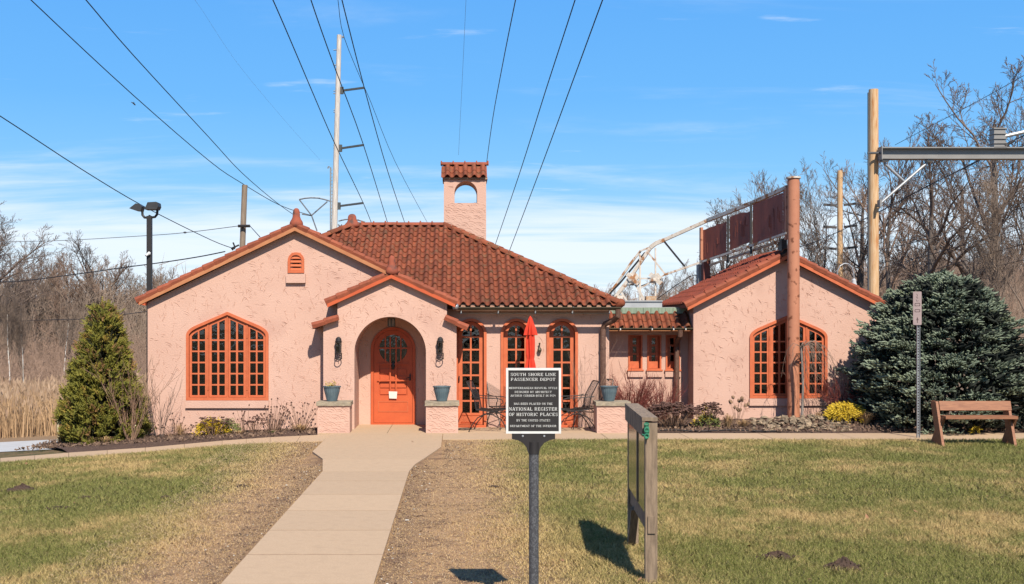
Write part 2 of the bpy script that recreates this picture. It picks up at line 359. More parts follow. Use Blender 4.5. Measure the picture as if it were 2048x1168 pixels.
# ------------------------------------------------------------------ ground, walks, road
def grid_sheet(name, xs, ys, zf, m, parent=None):
    X, Y = np.meshgrid(xs, ys); Z = zf(X, Y); V = np.stack([X, Y, Z], -1).reshape(-1, 3)
    nx = len(xs); a = (np.arange(len(ys)-1)[:, None]*nx+np.arange(nx-1)).ravel()
    Q = np.stack([a, a+1, a+nx+1, a+nx], 1); return mesh_np(name, V, Q, m, parent)
xs = np.concatenate([np.linspace(-900, -62, 14), np.arange(-60, -15, 3), np.arange(-15, 15, .25), np.arange(15, 62, 3), np.linspace(64, 900, 14)])
ys = np.concatenate([np.linspace(-400, -3, 8), np.arange(0, 26, .25), np.arange(26, 160, 3), np.linspace(164, 1500, 12)])
tag(grid_sheet('ground', xs, ys, gz, LAWN), kind='structure')
def slab_poly(name, poly, z1, m, parent=None, zf=None, th=.12):
    mb = MB(); n = len(poly); zf = zf or (lambda x, y: 0)
    vs = [(x, y, zf(x, y)+z1-th) for x, y in poly]+[(x, y, zf(x, y)+z1) for x, y in poly]
    mb.add(vs, [tuple(range(n))[::-1], tuple(range(n, 2*n))]+[(i, (i+1) % n, (i+1) % n+n, i+n) for i in range(n)])
    return obj(name, mb, m, parent)
path = tag(thing('footpath', (-1.27, 14, 0), None, None), kind='structure')
joints = [3.2, 4.4, 5.6, 6.8, 8.0, 9.2, 10.39, 11.62, 12.84, 14.06, 15.27, 16.26]
for a, b_ in zip(joints[:-1], joints[1:]): slab_poly('slab', [(-1.88, a+.014), (-.657, a+.014), (-.657, b_-.014), (-1.88, b_-.014)], .018, CONC, path)
slab_poly('slab', [(-1.88, 16.266), (-.657, 16.266), (-.60, 17.1), (-.50, 17.75), (-2.05, 17.75)], .018, CONC, path)
slab_poly('slab', [(-2.05, 17.762), (-.495, 17.762), (-.33, 18.9), (-.246, 19.5), (-2.34, 19.5), (-2.34, 18.8)], .018, CONC, path)
slab_poly('slab', [(-2.345, 19.512), (-.246, 19.512), (-.246, 21.94), (-2.37, 21.94)], .018, CONC, path)
for y_ in joints[1:]+[17.756, 19.506]:
    mb = MB(); xa_, xb_ = (-1.878, -.66) if y_ < 17 else ((-2.05, -.50) if y_ < 18 else (-2.33, -.25)); mb.box(xa_, xb_, y_-(.0135 if y_ < 16 else .0045), y_+(.0135 if y_ < 16 else .0045), -.05, .0155)
    obj('joint', mb, mat('joint_dirt', (.30,.20,.13), (.20,.13,.08), rough=.95, scale=40), path)
walk = tag(thing('pavement', (6, 21.3, 0), None, None), kind='structure')
x = -.234
while x < 22: slab_poly('slab', [(x, 20.8), (x+1.49, 20.8), (x+1.49, 21.94), (x, 21.94)], .018, CONC, walk); x += 1.502
patio = tag(thing('patio', (1.5, 22.5, 0), None, None), kind='structure')
for a, b_ in ((-2.62, -1.31), (-1.30, 0.01), (.02, 1.5), (1.51, 3.32)): slab_poly('slab', [(a, 21.952), (b_, 21.952), (b_, 23.88 if b_ < .1 else 23.22), (a, 23.88 if b_ < .1 else 23.22)], .018, CONC, patio)
# the left walk follows the falling ground
up = [(642, 869.5), (540, 876), (444, 883), (290, 897), (137, 907), (0, 918), (-150, 930)]
lo = [(650, 881.5), (540, 887), (444, 892), (290, 905.5), (137, 916.2), (0, 926), (-150, 940)]
lw = tag(thing('side_path', (-5, 21, 0), None, None), kind='structure')
U = [G(*p) for p in up]; Lp = [G(*p) for p in lo]
U[0] = Vector((-2.385, 21.94, gzf(-2.385, 21.94))); Lp[0] = Vector((-2.385, 20.75, gzf(-2.385, 20.75)))
for i in range(len(U)-1):
    for k in range(2):
        a, b_ = k/2, (k+1)/2-.006
        q = [Lp[i].lerp(Lp[i+1], a), Lp[i].lerp(Lp[i+1], b_), U[i].lerp(U[i+1], b_), U[i].lerp(U[i+1], a)]
        slab_poly('slab', [(p.x, p.y) for p in q], .016, CONC, lw, gzf)
rd = [G(132, 907), G(122, 888)]
mb = MB(); vs = []
for i in range(12):
    x = rd[0].x-i*3; vs += [(x, 21.75+.0*i, gzf(x, 22)+.012), (x-.1, 23.9, gzf(x, 23.9)+.012)]
mb.add(vs, [(2*i, 2*i+1, 2*i+3, 2*i+2) for i in range(11)])
tag(obj('road', mb, ROAD), kind='structure')
# mulch beds
def bed(name, front, back, m=MULCH, h=.05, n=40, cols=None):
    rr = random.Random(5); V = []; Q = []; rows = 7
    for i in range(n+1):
        t = i/n*(len(front)-1); k = min(int(t), len(front)-2); f = t-k
        a = Vector(front[k]).lerp(Vector(front[k+1]), f); c = Vector(back[k]).lerp(Vector(back[k+1]), f)
        for j in range(rows):
            p = a.lerp(c, j/(rows-1)); hh = (0 if j == 0 else h*(1-math.exp(-j))+rr.uniform(-.015, .02))
            V.append((p.x, p.y, gzf(p.x, p.y)+.006+hh))
    for i in range(n):
        for j in range(rows-1): a = i*rows+j; Q.append((a, a+rows, a+rows+1, a+1))
    return tag(mesh_np(name, V, Q, m), kind='structure')
uf = [(G(px, py-.8).x, G(px, py-.8).y, 0) for px, py in up[1:5]]
bed('planting_bed', [(-2.64, 21.98, 0)]+uf, [(-2.64, 23.18, 0), (-3.8, 23.18, 0), (-5, 23.18, 0), (-6.3, 23.4, 0), (-8.3, 22.6, 0)])
bed('planting_bed', [(3.33, 22.0, 0), (6, 22.0, 0), (9, 22.0, 0), (14, 22.0, 0), (20, 22, 0)], [(3.33, 25.1, 0), (6, 24.58, 0), (9, 24.58, 0), (14, 25.5, 0), (20, 26, 0)], n=80)
# loose mulch chips
rg = np.random.default_rng(3); n = 9000; cx_ = rg.uniform(-8.2, 14, n); cy_ = np.where(cx_ < 0, rg.uniform(21.2, 23.1, n), rg.uniform(22.0, 23.6, n))
keep = (cx_ > 3.4) | ((cx_ < -2.7) & (cy_ > 21.95+.0*(cx_)-(-cx_-2.6)*.10)); cx_ = cx_[keep]; cy_ = cy_[keep]; n = len(cx_)
c = np.stack([cx_, cy_, gz(cx_, cy_)+.06+rg.uniform(0, .02, n)], 1); T = []
d1 = rg.normal(0, .02, (n, 3)); d2 = rg.normal(0, .012, (n, 3)); V = np.stack([c-d1, c+d2, c+d1, c-d2], 1).reshape(-1, 3)
tag(mesh_np('mulch_chips', V, np.arange(4*n).reshape(-1, 4), mat('mulch_chip', (.30, .19, .12), (.13, .08, .055), rough=.95, scale=30)), kind='stuff')
# ------------------------------------------------------------------ the depot
depot = thing('depot_building', (-1.5, 25, 0), 'pink stucco depot with orange arched windows and a red tile roof behind the lawn', 'building')
def arch(cx, hw, z0, zs, n=20, rise=None):
    rise = rise or hw
    return [(cx-hw, z0), (cx+hw, z0)]+[(cx+hw*math.cos(a), zs+rise*math.sin(a)) for a in [math.pi*i/n for i in range(n+1)]]
def rect(x0, x1, z0, z1): return [(x0, z0), (x1, z0), (x1, z1), (x0, z1)]
def tudor_top(ins):
    w_ = .83-ins; zl = lambda x: 1.785-1.09*ins-.433*abs(x)
    p0 = Vector((-w_, 1.303)); p1 = Vector((-w_, zl(w_))); xe = w_-.21; p2 = Vector((-xe, zl(xe)))
    pts = [(p0*(1-t)**2+p1*2*t*(1-t)+p2*t*t) for t in [i/9 for i in range(10)]]
    l = [(p.x, p.y) for p in pts]; return l+[(0, zl(0))]+[(-a, b) for a, b in l[::-1]]
def arc_top(hw, zs, n=24): return [(hw*math.cos(a), zs+hw*math.sin(a)) for a in [math.pi*(1-i/n) for i in range(n+1)]]
def interp(top, x):
    if x <= top[0][0]: return top[0][1]
    for (a, za), (b, zb) in zip(top[:-1], top[1:]):
        if a <= x <= b and b > a: return za+(zb-za)*(x-a)/(b-a)
    return top[-1][1]
def clipcell(x0, x1, z0, z1, top):
    xs_ = sorted({x0, x1}|{a for a, b in top if x0 < a < x1}|{x0+(x1-x0)*i/6 for i in range(7)})
    up_ = [(x, min(z1, interp(top, x))) for x in xs_]
    if max(b for a, b in up_) <= z0+.02: return None
    up_ = [(a, max(b, z0+.001)) for a, b in up_]
    if all(abs(b-z1) < 1e-6 for a, b in up_): up_ = [up_[0], up_[-1]]
    return [(x0, z0), (x1, z0)]+up_[::-1]
def shift(poly, dx, dz): return [(a+dx, b+dz) for a, b in poly]
PANES = {}
def pane_obj(win, poly, y, dx, dz):
    """every glazed cell is one pane, alike cells share a mesh"""
    xs_ = [a for a, b in poly]; zs_ = [b for a, b in poly]; cx, cz = (min(xs_)+max(xs_))/2, (min(zs_)+max(zs_))/2
    loc = [(round(a-cx, 4), round(b-cz, 4)) for a, b in poly]; key = str(loc)
    if key not in PANES:
        m_ = MB(); m_.plate(loc, [], 0, .004); PANES[key] = m_.mesh('pane', GLASS)
    put('pane', PANES[key], (cx+dx, y, cz+dz), parent=win)
def tudor_window(X, Y, z0):
    outer = [(-.83, 0), (.83, 0)]+tudor_top(0)[::-1]
    win = MB(); inn = [(-.772, .06), (.772, .06)]+tudor_top(.058)[::-1]
    wm = MB(); wm.plate(shift(outer, X, z0), [shift(inn, X, z0)], Y-.035, Y+.12)
    for xx in (-.395, 0, .395): wm.box(X+xx-(.016 if xx else .011), X+xx+(.016 if xx else .011), Y-.0, Y+.11, z0+.059, z0+interp(tudor_top(.058), xx)+.01)
    win = obj('window', wm, ORNG, depot)
    t1 = tudor_top(.066); tp = tudor_top(.125)
    for (a, b_, cols) in ((-.767, -.417, ((-.722, -.602), (-.571, -.454))), (-.373, -.016, ((-.322, -.208), (-.17, -.056))), (.016, .373, ((.056, .17), (.208, .322))), (.417, .767, ((.454, .571), (.602, .722)))):
        so_ = clipcell(a, b_, .066, 9, t1); holes = []
        for (c0, c1) in cols:
            for r in range(6):
                zb = .1+r*.2255; h = clipcell(c0, c1, zb, zb+.195 if r < 5 else 9, tp)
                if h: holes.append(h)
        sm = MB(); sm.plate(shift(so_, X, z0), [shift(h, X, z0) for h in holes], Y+.012, Y+.055)
        s_ = obj('sash', sm, ORNG, win)
        for h in holes: pane_obj(win, h, Y+.04, X, z0)
    hm = MB()
    for s in (-1, 1):
        for zz in (.2, 1.25): hm.box(X+s*.395-.01, X+s*.395+.01, Y-.01, Y-.0015, z0+zz, z0+zz+.08)
    obj('hinge', hm, ORNG, win)
    return outer
WY = 23.2
XA = -4.60; ZA = 2.1-(800.5-648)/99.13
out_a = shift([(-.83, 0), (.83, 0)]+tudor_top(0)[::-1], XA, ZA)
DX = [.31, 1.226, 2.151]
holes = [out_a]+[arch(x, .317, -.2 if False else .02, 1.893) for x in DX[1:]]+[arch(DX[0], .317, .02, 1.893)]
vent = arch(-3.215, .073, 2.1+(648-546)/99.13, 3.40-.0, n=12)
main_outer = [(-6.21, -.6), (-2.3, -.6), (-2.3, 2.3), (-.2, 2.3), (-.2, -.3), (3.10, -.3), (3.10, 2.55), (-.2, 2.55), (-3.22, 3.985), (-6.21, 2.53)]
mb = MB(); mb.plate(main_outer, holes+[vent], WY, WY+.22)
mb.box(2.88, 3.10, WY+.22, 29.5, -.3, 2.5); mb.box(-6.21, -6.0, WY+.22, 29.5, -.6, 2.45); mb.box(-6.21, 3.1, 29.5, 29.7, -.6, 2.5)
obj('wall', mb, STUC, depot)
# dark rooms: partition and floor behind the fronts
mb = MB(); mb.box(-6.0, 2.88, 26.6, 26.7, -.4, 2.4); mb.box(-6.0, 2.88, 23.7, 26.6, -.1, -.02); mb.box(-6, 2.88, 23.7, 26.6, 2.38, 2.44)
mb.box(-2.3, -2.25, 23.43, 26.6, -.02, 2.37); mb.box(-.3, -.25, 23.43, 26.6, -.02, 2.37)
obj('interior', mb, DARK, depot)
tudor_window(XA, WY, ZA)
# sill under the tudor window (stucco shelf)
mb = MB(); mb.box(XA-.84, XA+.84, WY-.05, WY-.002, ZA-.155, ZA-.004); obj('window_sill', mb, STUC, depot)
mb = MB(); mb.box(-3.41, -3.02, WY-.07, WY-.002, 2.1+(648-566)/99.13, 2.1+(648-548)/99.13); obj('window_sill', mb, STUC, depot)
# gable vent
vz0 = 2.1+(648-546)/99.13
vm = MB(); vm.plate(arch(-3.215, .165, vz0, 3.38, n=14), [arch(-3.215, .112, vz0+.05, 3.38, n=14)], WY-.04, WY+.05)
vw = obj('gable_vent', vm, ORNG, depot)
for i in range(5):
    sm = MB(); z = vz0+.065+i*.078; hw_ = .11 if i < 4 else .095
    sm.add([(-3.215-hw_, WY-.03, z), (-3.215+hw_, WY-.03, z), (-3.215+hw_, WY+.02, z+.055), (-3.215-hw_, WY+.02, z+.055), (-3.215-hw_, WY-.03, z-.014), (-3.215+hw_, WY-.03, z-.014), (-3.215+hw_, WY+.02, z+.041), (-3.215-hw_, WY+.02, z+.041)],
           [(0,1,2,3), (7,6,5,4), (0,4,5,1), (1,5,6,2), (2,6,7,3), (3,7,4,0)])
    obj('slat', sm, ORNG, vw)
# french doors
for x in DX:
    fm = MB(); fm.plate(arch(x, .317, .02, 1.893, 28), [arch(x, .262, .06, 1.893, 28)], WY-.03, WY+.14)
    dr = obj('french_door', fm, ORNG, depot)
    top = [(a, b) for a, b in arc_top(.255, 1.89)]; tp = arc_top(.172, 1.90); hl = []
    for c0, c1 in ((-.17, -.017), (.017, .17)):
        for r in range(7):
            zb = .30+r*.2595; h = clipcell(c0, c1, zb, zb+.226 if r < 6 else 9, tp)
            if h: hl.append(h)
    so_ = [(-.255, .065), (.255, .065)]+top[::-1]
    sm = MB(); sm.plate(shift(so_, x, 0), [shift(h, x, 0) for h in hl], WY+.075, WY+.12); obj('sash', sm, ORNG, dr)
    for h in hl: pane_obj(dr, h, WY+.105, x, 0)
    sm = MB(); sm.box(x-.2, x+.2, WY+.066, WY+.074, .1, .12); sm.box(x-.2, x+.2, WY+.066, WY+.074, .25, .262)
    sm.box(x-.3, x+.3, WY-.06, WY+.0, .018, .035); obj('sill', sm, DOOR, dr)
mb = MB(); mb.box(DX[0]-.245, DX[0]-.225, WY+.03, WY+.073, .95, 1.05); obj('door_handle', mb, BLK, depot)
# vestibule block
VY = 22.75; VX = -1.265
vo = [(-2.615, -.2), (.02, -.2), (.02, 2.09), (-.17, 2.18), (-.17, 2.53), (VX, 3.015), (-2.335, 2.53), (-2.335, 2.18), (-2.615, 2.07)]
mb = MB(); mb.plate(vo, [arch(-1.292, .708, -.15, 1.535, 36)], VY, 23.44); obj('wall', mb, STUC, depot)
mb = MB(); mb.plate([(-2.25, -.1), (-.3, -.1), (-.3, 2.37), (-2.25, 2.37)], [arch(-1.292, .462, .018, 1.57, 30)], 23.84, 23.95)
mb.plate(arch(-1.292, .73, -.18, 1.535, 36), [arch(-1.292, .708, -.16, 1.535, 36)], 23.441, 23.839); obj('wall', mb, STUC, depot)
# front door
DXc = -1.292; DY = 23.86
fm = MB(); fm.plate(arch(DXc, .462, .018, 1.57, 30), [arch(DXc, .405, .05, 1.57, 30)], DY-.05, DY+.05)
fd = obj('front_door', fm, DOOR, depot)
circ = [(DXc+.29*math.cos(2*math.pi*i/36), 1.585+.29*math.sin(2*math.pi*i/36)) for i in range(36)]
lowp = rect(DXc-.29, DXc+.29, .62, 1.26)
sm = MB(); sm.plate(arch(DXc, .40, .055, 1.57, 30), [circ, lowp], DY-.02, DY+.02); obj('door_leaf', sm, DOOR, fd)
sm = MB(); sm.box(DXc-.3, DXc+.3, DY+.022, DY+.04, .6, 1.28)
for z in (.62, .76, .90, 1.05): sm.box(DXc-.27, DXc+.27, DY+.005, DY+.0215, z+.02, z+.115)
obj('door_panel', sm, DOOR, fd)
sm = MB()
for xx in (-.16, -.06, .06, .16): sm.box(DXc+xx-.014, DXc+xx+.014, DY-.045, DY-.021, .62 if abs(xx) < .1 else 1.30, 1.83)
for z in (1.60, 1.27, .93): sm.box(DXc-.33, DXc+.33, DY-.047, DY-.0215, z-.014, z+.014)
obj('glazing_bar', sm, DOOR, fd)
pm = MB(); pm.plate(circ, [], DY-.004, DY+.004); obj('pane', pm, GLASS, fd)
sm = MB(); sm.plate(rect(DXc-.31, DXc+.31, .28, .5), [rect(DXc-.295, DXc+.295, .295, .485)], DY-.028, DY-.0205); obj('moulding', sm, ORNG, fd)
sm = MB(); sm.add([(DXc-.08, DY-.06, .56), (DXc+.075, DY-.06, .555), (DXc+.085, DY-.052, .70), (DXc-.09, DY-.052, .705), (DXc-.08, DY-.056, .56), (DXc+.075, DY-.056, .555), (DXc+.085, DY-.048, .70), (DXc-.09, DY-.048, .705)], [(0,1,2,3), (7,6,5,4), (0,4,5,1), (1,5,6,2), (2,6,7,3), (3,7,4,0)])
tag(obj('paper_notice', sm, PAPER), 'small white paper notice taped to the lower half of the orange front door', 'notice')
sm = MB(); sm.box(DXc+.335, DXc+.365, DY-.045, DY-.021, .93, 1.06); sm.tube([(DXc+.35, DY-.045, .99), (DXc+.35, DY-.09, .99), (DXc+.30, DY-.09, .99)], .012); obj('door_handle', sm, BLK, fd)
sm = MB(); sm.lathe([(0, .0), (.03, .02), (.1, .045), (.16, .03), (.2, .0)], (DXc, DY-.04, 1.14), 10, 1, .4); obj('knocker', sm, BLK, fd)
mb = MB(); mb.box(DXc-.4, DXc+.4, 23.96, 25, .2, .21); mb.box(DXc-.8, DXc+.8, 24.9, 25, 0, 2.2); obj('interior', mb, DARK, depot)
# bronze lantern tucked under the crown of the arch
lt = thing('hanging_lantern', (DXc, 23.2, 2.2), 'small bronze hanging lantern under the crown of the entrance arch', 'lantern')
mb = MB(); mb.box(DXc-.075, DXc-.06, 23.13, 23.27, 2.06, 2.2); mb.box(DXc+.06, DXc+.075, 23.13, 23.27, 2.06, 2.2); mb.box(DXc-.075, DXc+.075, 23.13, 23.27, 2.195, 2.225); mb.box(DXc-.075, DXc+.075, 23.13, 23.27, 2.045, 2.06)
mb.box(DXc-.01, DXc+.01, 23.13, 23.14, 2.06, 2.195); obj('cage', mb, BRONZE, lt)
mb = MB(); mb.box(DXc-.055, DXc+.055, 23.145, 23.26, 2.065, 2.19); obj('lantern_glass', mb, mat('amber_glass', (.35,.22,.12), rough=.2), lt)
# connector and right wing walls
CY = 25.2
cw = [(-.5,0)]
SWX = [3.94, 4.355, 4.76]
mb = MB(); mb.plate([(3.1, -.2), (5.3, -.2), (5.3, 2.45), (3.1, 2.45)], [rect(x-.155, x+.155, 1.10, 1.86) for x in SWX], CY, CY+.2); obj('wall', mb, STUC, depot)
for x in SWX:
    fm = MB(); fm.plate(rect(x-.155, x+.155, 1.10, 1.86), [rect(x-.12, x+.12, 1.125, 1.835)], CY-.02, CY+.15)
    fm.box(x-.18, x+.18, CY-.06, CY-.021, 1.07, 1.10)
    sw = obj('window', fm, ORNG, depot); hl = [rect(x-.042, x+.042, 1.28+i*.185, 1.28+i*.185+.14) for i in range(3)]
    sm = MB(); sm.plate(rect(x-.115, x+.115, 1.13, 1.83), hl, CY+.09, CY+.13); obj('sash', sm, ORNG, sw)
    for h in hl: pane_obj(sw, h, CY+.115, 0, 0)
    sm = MB(); sm.box(x-.17, x+.17, CY-.045, CY-.002, .94, 1.068); obj('sill', sm, STUC, sw)
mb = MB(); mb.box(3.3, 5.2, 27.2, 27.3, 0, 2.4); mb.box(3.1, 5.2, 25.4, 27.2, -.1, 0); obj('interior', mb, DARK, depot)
RY = 24.6; XB = 7.12; ZB = 2.1-(796.5-648)/93.5
out_b = shift([(-.83, 0), (.83, 0)]+tudor_top(0)[::-1], XB, ZB)
mb = MB(); mb.plate([(5.09, -.3), (9.03, -.3), (9.03, 2.5), (7.06, 3.485), (5.09, 2.5)], [out_b], RY, RY+.22)
mb.box(5.09, 5.3, RY+.22, 27.5, -.3, 2.45); mb.box(8.82, 9.03, RY+.22, 27.5, -.3, 2.45); mb.box(5.09, 9.03, 27.5, 27.7, -.3, 2.45); obj('wall', mb, STUC, depot)
tudor_window(XB, RY, ZB)
mb = MB(); mb.box(XB-.84, XB+.84, RY-.05, RY-.002, ZB-.155, ZB-.004); obj('window_sill', mb, STUC, depot)
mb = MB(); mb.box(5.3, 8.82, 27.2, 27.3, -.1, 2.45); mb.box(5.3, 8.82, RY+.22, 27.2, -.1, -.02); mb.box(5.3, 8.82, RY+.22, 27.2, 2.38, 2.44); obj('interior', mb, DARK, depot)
for i, (px, py, w_, h_) in enumerate(((1517, 779, .12, .10), (1546, 781, .07, .09), (1618, 780, .12, .10))):
    p = P(px, py, RY+.5); mb = MB(); mb.box(p.x-w_/2, p.x+w_/2, p.y-.02, p.y+.1, p.z-h_/2, p.z+h_/2)
    mb.box(p.x-w_*.8, p.x+w_*.8, p.y, p.y+.1, p.z+h_*.9, p.z+h_*1.15)
    tag(obj('amber_box', mb, AMBER), ['amber box seen through the leftmost casement of the right wing window', 'narrow amber box seen through the casement just left of the salmon pipe', 'amber box seen through the casement right of the salmon pipe'][i], 'box', 'amber boxes behind the right wing window')
# bell tower
TX0, TX1, TY0, TY1 = -.27, .71, 26.6, 27.4
mb = MB(); mb.plate([(TX0, 3.0), (TX1, 3.0), (TX1, 5.44), (TX0, 5.44)], [arch(.24, .262, 4.90, 5.144, 24)], TY0, TY1)
tw = obj('bell_tower', mb, STUC, depot)
mb = MB(); mb.box(TX0-.03, TX1+.03, TY0-.04, TY1+.04, 5.44, 5.49); obj('ledge', mb, MORT, tw)
mb = MB(); mb.add([(TX0-.02, TY0-.05, 5.49), (TX1+.02, TY0-.05, 5.49), (TX1+.02, TY1+.05, 5.49), (TX0-.02, TY1+.05, 5.49), (TX0-.02, 27.0, 5.83), (TX1+.02, 27.0, 5.83)], [(0,3,2,1), (0,1,5,4), (3,4,5,2), (0,4,3), (1,2,5)]); obj('cap_deck', mb, TILE, tw)
# flashing along the hip at the tower foot
mb = MB()
for i in range(1):
    a = Vector((TX0-.02, 26.585, 4.28)); b_ = Vector((TX1, 26.585, 3.84))
    mb.add([(a.x, a.y, a.z-.2), (b_.x, b_.y, b_.z-.6), (b_.x, b_.y, b_.z+.0), (a.x, a.y, a.z+.13), (a.x, a.y+.012, a.z-.2), (b_.x, b_.y+.012, b_.z-.6), (b_.x, b_.y+.012, b_.z+.0), (a.x, a.y+.012, a.z+.13)], [(0,1,2,3), (7,6,5,4), (3,2,6,7), (0,3,7,4), (1,5,6,2)])
obj('flashing', mb, mat('lead_flashing', (.16,.14,.12), rough=.7), tw)
# ------------------------------------------------------------------ roofs
SL = .528; AM = math.atan(SL)
mb = MB()  # main hipped deck, slightly below the tiles
E0 = 2.46; e = [(3.25, 22.95, E0), (-.2, 22.95, E0), (-.2, 23.5, E0+.55*SL), (-5.05, 23.5, E0+.55*SL), (-5.05, 30.0, E0+.55*SL), (3.25, 30.0, E0)]; rl = (-2.32, 26.45, 4.31); rr_ = (-.27, 26.45, 4.31)
mb.add(e+[rl, rr_], [(0, 7, 6, 3, 2, 1), (0, 5, 7), (5, 4, 6, 7), (4, 3, 6)])
mb.add([(-.2, 22.951, 2.40), (3.24, 22.951, 2.40), (3.24, 23.19, 2.40), (-.2, 23.19, 2.40), (-.2, 22.951, 2.45), (3.24, 22.951, 2.45), (3.24, 23.19, 2.47), (-.2, 23.19, 2.47)], [(0,3,2,1), (0,1,5,4), (4,5,6,7)])
roof = obj('roof', mb, mat('roof_felt', (.07,.035,.025), rough=.95), depot)
def gable_deck(nm, cx, half, zr, slope, Y0, Y1, th=.07):
    m_ = MB(); ze = zr-half*slope
    pts = [(cx-half, ze), (cx, zr), (cx+half, ze), (cx+half, ze-th), (cx, zr-th), (cx-half, ze-th)]
    m_.plate(pts[::-1], [], Y0, Y1); return obj(nm, m_, TILE, depot)
LG = dict(cx=-3.22, half=3.17, zr=4.09, sl=.478)
VG = dict(cx=VX, half=1.28, zr=3.115, sl=.455)
RG = dict(cx=7.05, half=2.15, zr=3.62, sl=.517)
g1 = gable_deck('roof', LG['cx'], LG['half'], LG['zr'], LG['sl'], 23.08, 28.5)
g2 = gable_deck('roof', VG['cx'], VG['half'], VG['zr'], VG['sl'], 22.66, 24.6)
g3 = gable_deck('roof', RG['cx'], RG['half'], RG['zr'], RG['sl'], 24.46, 27.55)
def fascia(G_, y, m_=FASC, h=.065, drop=.03):
    for s in (-1, 1):
        mm = MB(); z0 = G_['zr']-drop; ze = z0-G_['half']*.985*G_['sl']; x = G_['cx']
        pts = [(x, z0-h), (x, z0), (x+s*G_['half']*.985, ze), (x+s*G_['half']*.985, ze-h)]
        mm.plate(pts if s > 0 else pts[::-1], [], y, y+.03)
        obj('fascia', mm, m_, depot)
fascia(LG, 23.045, FASC, .075, .045); fascia(VG, 22.625, DOOR, .07, .045); fascia(RG, 24.425, ORNG, .085, .05)
mb = MB(); mb.add([(-6.36, 23.06, 2.56), (-6.22, 23.06, 2.63), (-6.22, 23.06, 2.47), (-6.36, 23.06, 2.50), (-6.36, 23.19, 2.56), (-6.22, 23.19, 2.63), (-6.22, 23.19, 2.47), (-6.36, 23.19, 2.50)], [(3,2,1,0), (4,5,6,7), (0,1,5,4), (2,3,7,6), (3,0,4,7), (1,2,6,5)]); obj('eave_end', mb, DOOR, depot)
# rake tiles
def rake_mesh(L_, mir):
    m_ = MB(); prof = [(.015, -.07), (.0, .0), (.012, .035), (.05, .055), (.17, .045), (.17, .02)]
    n_ = len(prof); vs = []
    for k, x in enumerate((0, L_)):
        sc = 1.0-.10*k
        for (y, z) in prof: vs.append((x if not mir else -x, y+.006*k, z*sc+(.018 if k == 0 else 0)))
    fs = [(i, i+1, i+1+n_, i+n_) for i in range(n_-1)]+[tuple(range(n_))[::-1], tuple(range(n_, 2*n_)), (n_-1, 0, n_, 2*n_-1)]
    if mir: fs = [f[::-1] for f in fs]
    m_.add(vs, fs); return m_.mesh('rake_tile', RAKE)
RK = {False: rake_mesh(.285, False), True: rake_mesh(.285, True)}
def rake_row(G_, y, cnt_l, cnt_r, skip=lambda x, s: False):
    a = math.atan(G_['sl']); Ls = (G_['half']+.02)/math.cos(a); st = .25
    for s in (-1, 1):
        n_ = int(Ls/st)
        for i in range(n_):
            d = Ls-i*st  # distance from ridge down
            x = G_['cx']+s*d*math.cos(a); z = G_['zr']-d*math.sin(a)
            if skip(x, s): continue
            put('rake_tile', RK[s > 0], (x, y+random.uniform(-.004, .004), z+.005), (0, (-a if s < 0 else a)+random.uniform(-.012, .012), 0), depot)
random.seed(4)
rake_row(LG, 23.03, 0, 0, lambda x, s: s > 0 and x > -1.0)
rake_row(VG, 22.61, 0, 0); rake_row(RG, 24.40, 0, 0)
# shoulder tiles of the vestibule
for s, (x0, z0, x1, z1) in ((-1, (-2.82, 2.06, -2.335, 2.23)), (1, (.24, 2.02, -.18, 2.23))):
    a = math.atan2(z1-z0, abs(x1-x0)); L_ = math.hypot(x1-x0, z1-z0); mm = rake_mesh(L_/2+.03, s > 0)
    for i in range(2):
        t = i/2; put('rake_tile', mm, (x0+(x1-x0)*t, 22.6, z0+(z1-z0)*t), (0, (-a if s < 0 else a), 0), depot, )
    m_ = MB(); zt = -.02
    pts = [(x0, z0-.06), (x1, z1-.06), (x1, z1+zt), (x0, z0+zt)]
    m_.plate(pts if s < 0 else pts[::-1], [], 22.66, 23.19); obj('shoulder_roof', m_, TILE, depot)
# finials
fin = MB(); fin.lathe([(0, .07), (.02, .115), (.07, .138), (.12, .13), (.18, .092), (.23, .075), (.32, .07), (.37, .055), (.395, .03), (.402, .0)], n=18, sy=.75)
finm = fin.mesh('finial', FINI, smooth=True)
put('finial', finm, (-3.22+.02, 23.12, 4.03), parent=depot); put('finial', finm, (VX+.01, 22.72, 3.06), (0, 0, .3), depot, (.95, 1, .98)); put('finial', finm, (-2.36, 26.4, 4.30), (0, -.06, 0), depot, (1.35, 1, .82))
# S-tiles
def stile(width=.193, length=.345, seg=12, th=.014):
    m_ = MB(); vs = []; prof = []
    for i in range(seg+1):
        u = i/seg; x = u*width
        z = (-.020*math.sin(math.pi*u/.42)) if u < .42 else .062*math.sin(math.pi*(u-.42)/.58)**.8 if 0 < (u-.42)/.58 < 1 else 0
        prof.append((x, z))
    n_ = len(prof)
    for y, up_, dz in ((0, .030, 0), (length, .004, 0)):
        for x, z in prof: vs.append((x, y, z+up_))
    for x, z in prof: vs.append((x, 0, z+.030-th))
    fs = [(i, i+1, i+1+n_, i+n_) for i in range(n_-1)]+[(2*n_+i, 2*n_+i+1, i+1, i) for i in range(n_-1)]
    m_.add(vs, fs); return m_
st_mb = stile(); st_me = st_mb.mesh('roof_tile', TILE, smooth=False)
random.seed(11); rows = 14; pitch = 3.55/math.cos(AM)/rows; ntile = 0; extra = MB()
def place_tile(parent, x, y, z, ang, name='roof_tile', rz=0):
    return put(name, st_me, (x, y, z), (ang+random.uniform(-.012, .012), random.uniform(-.02, .02), rz+random.uniform(-.012, .012)), parent)
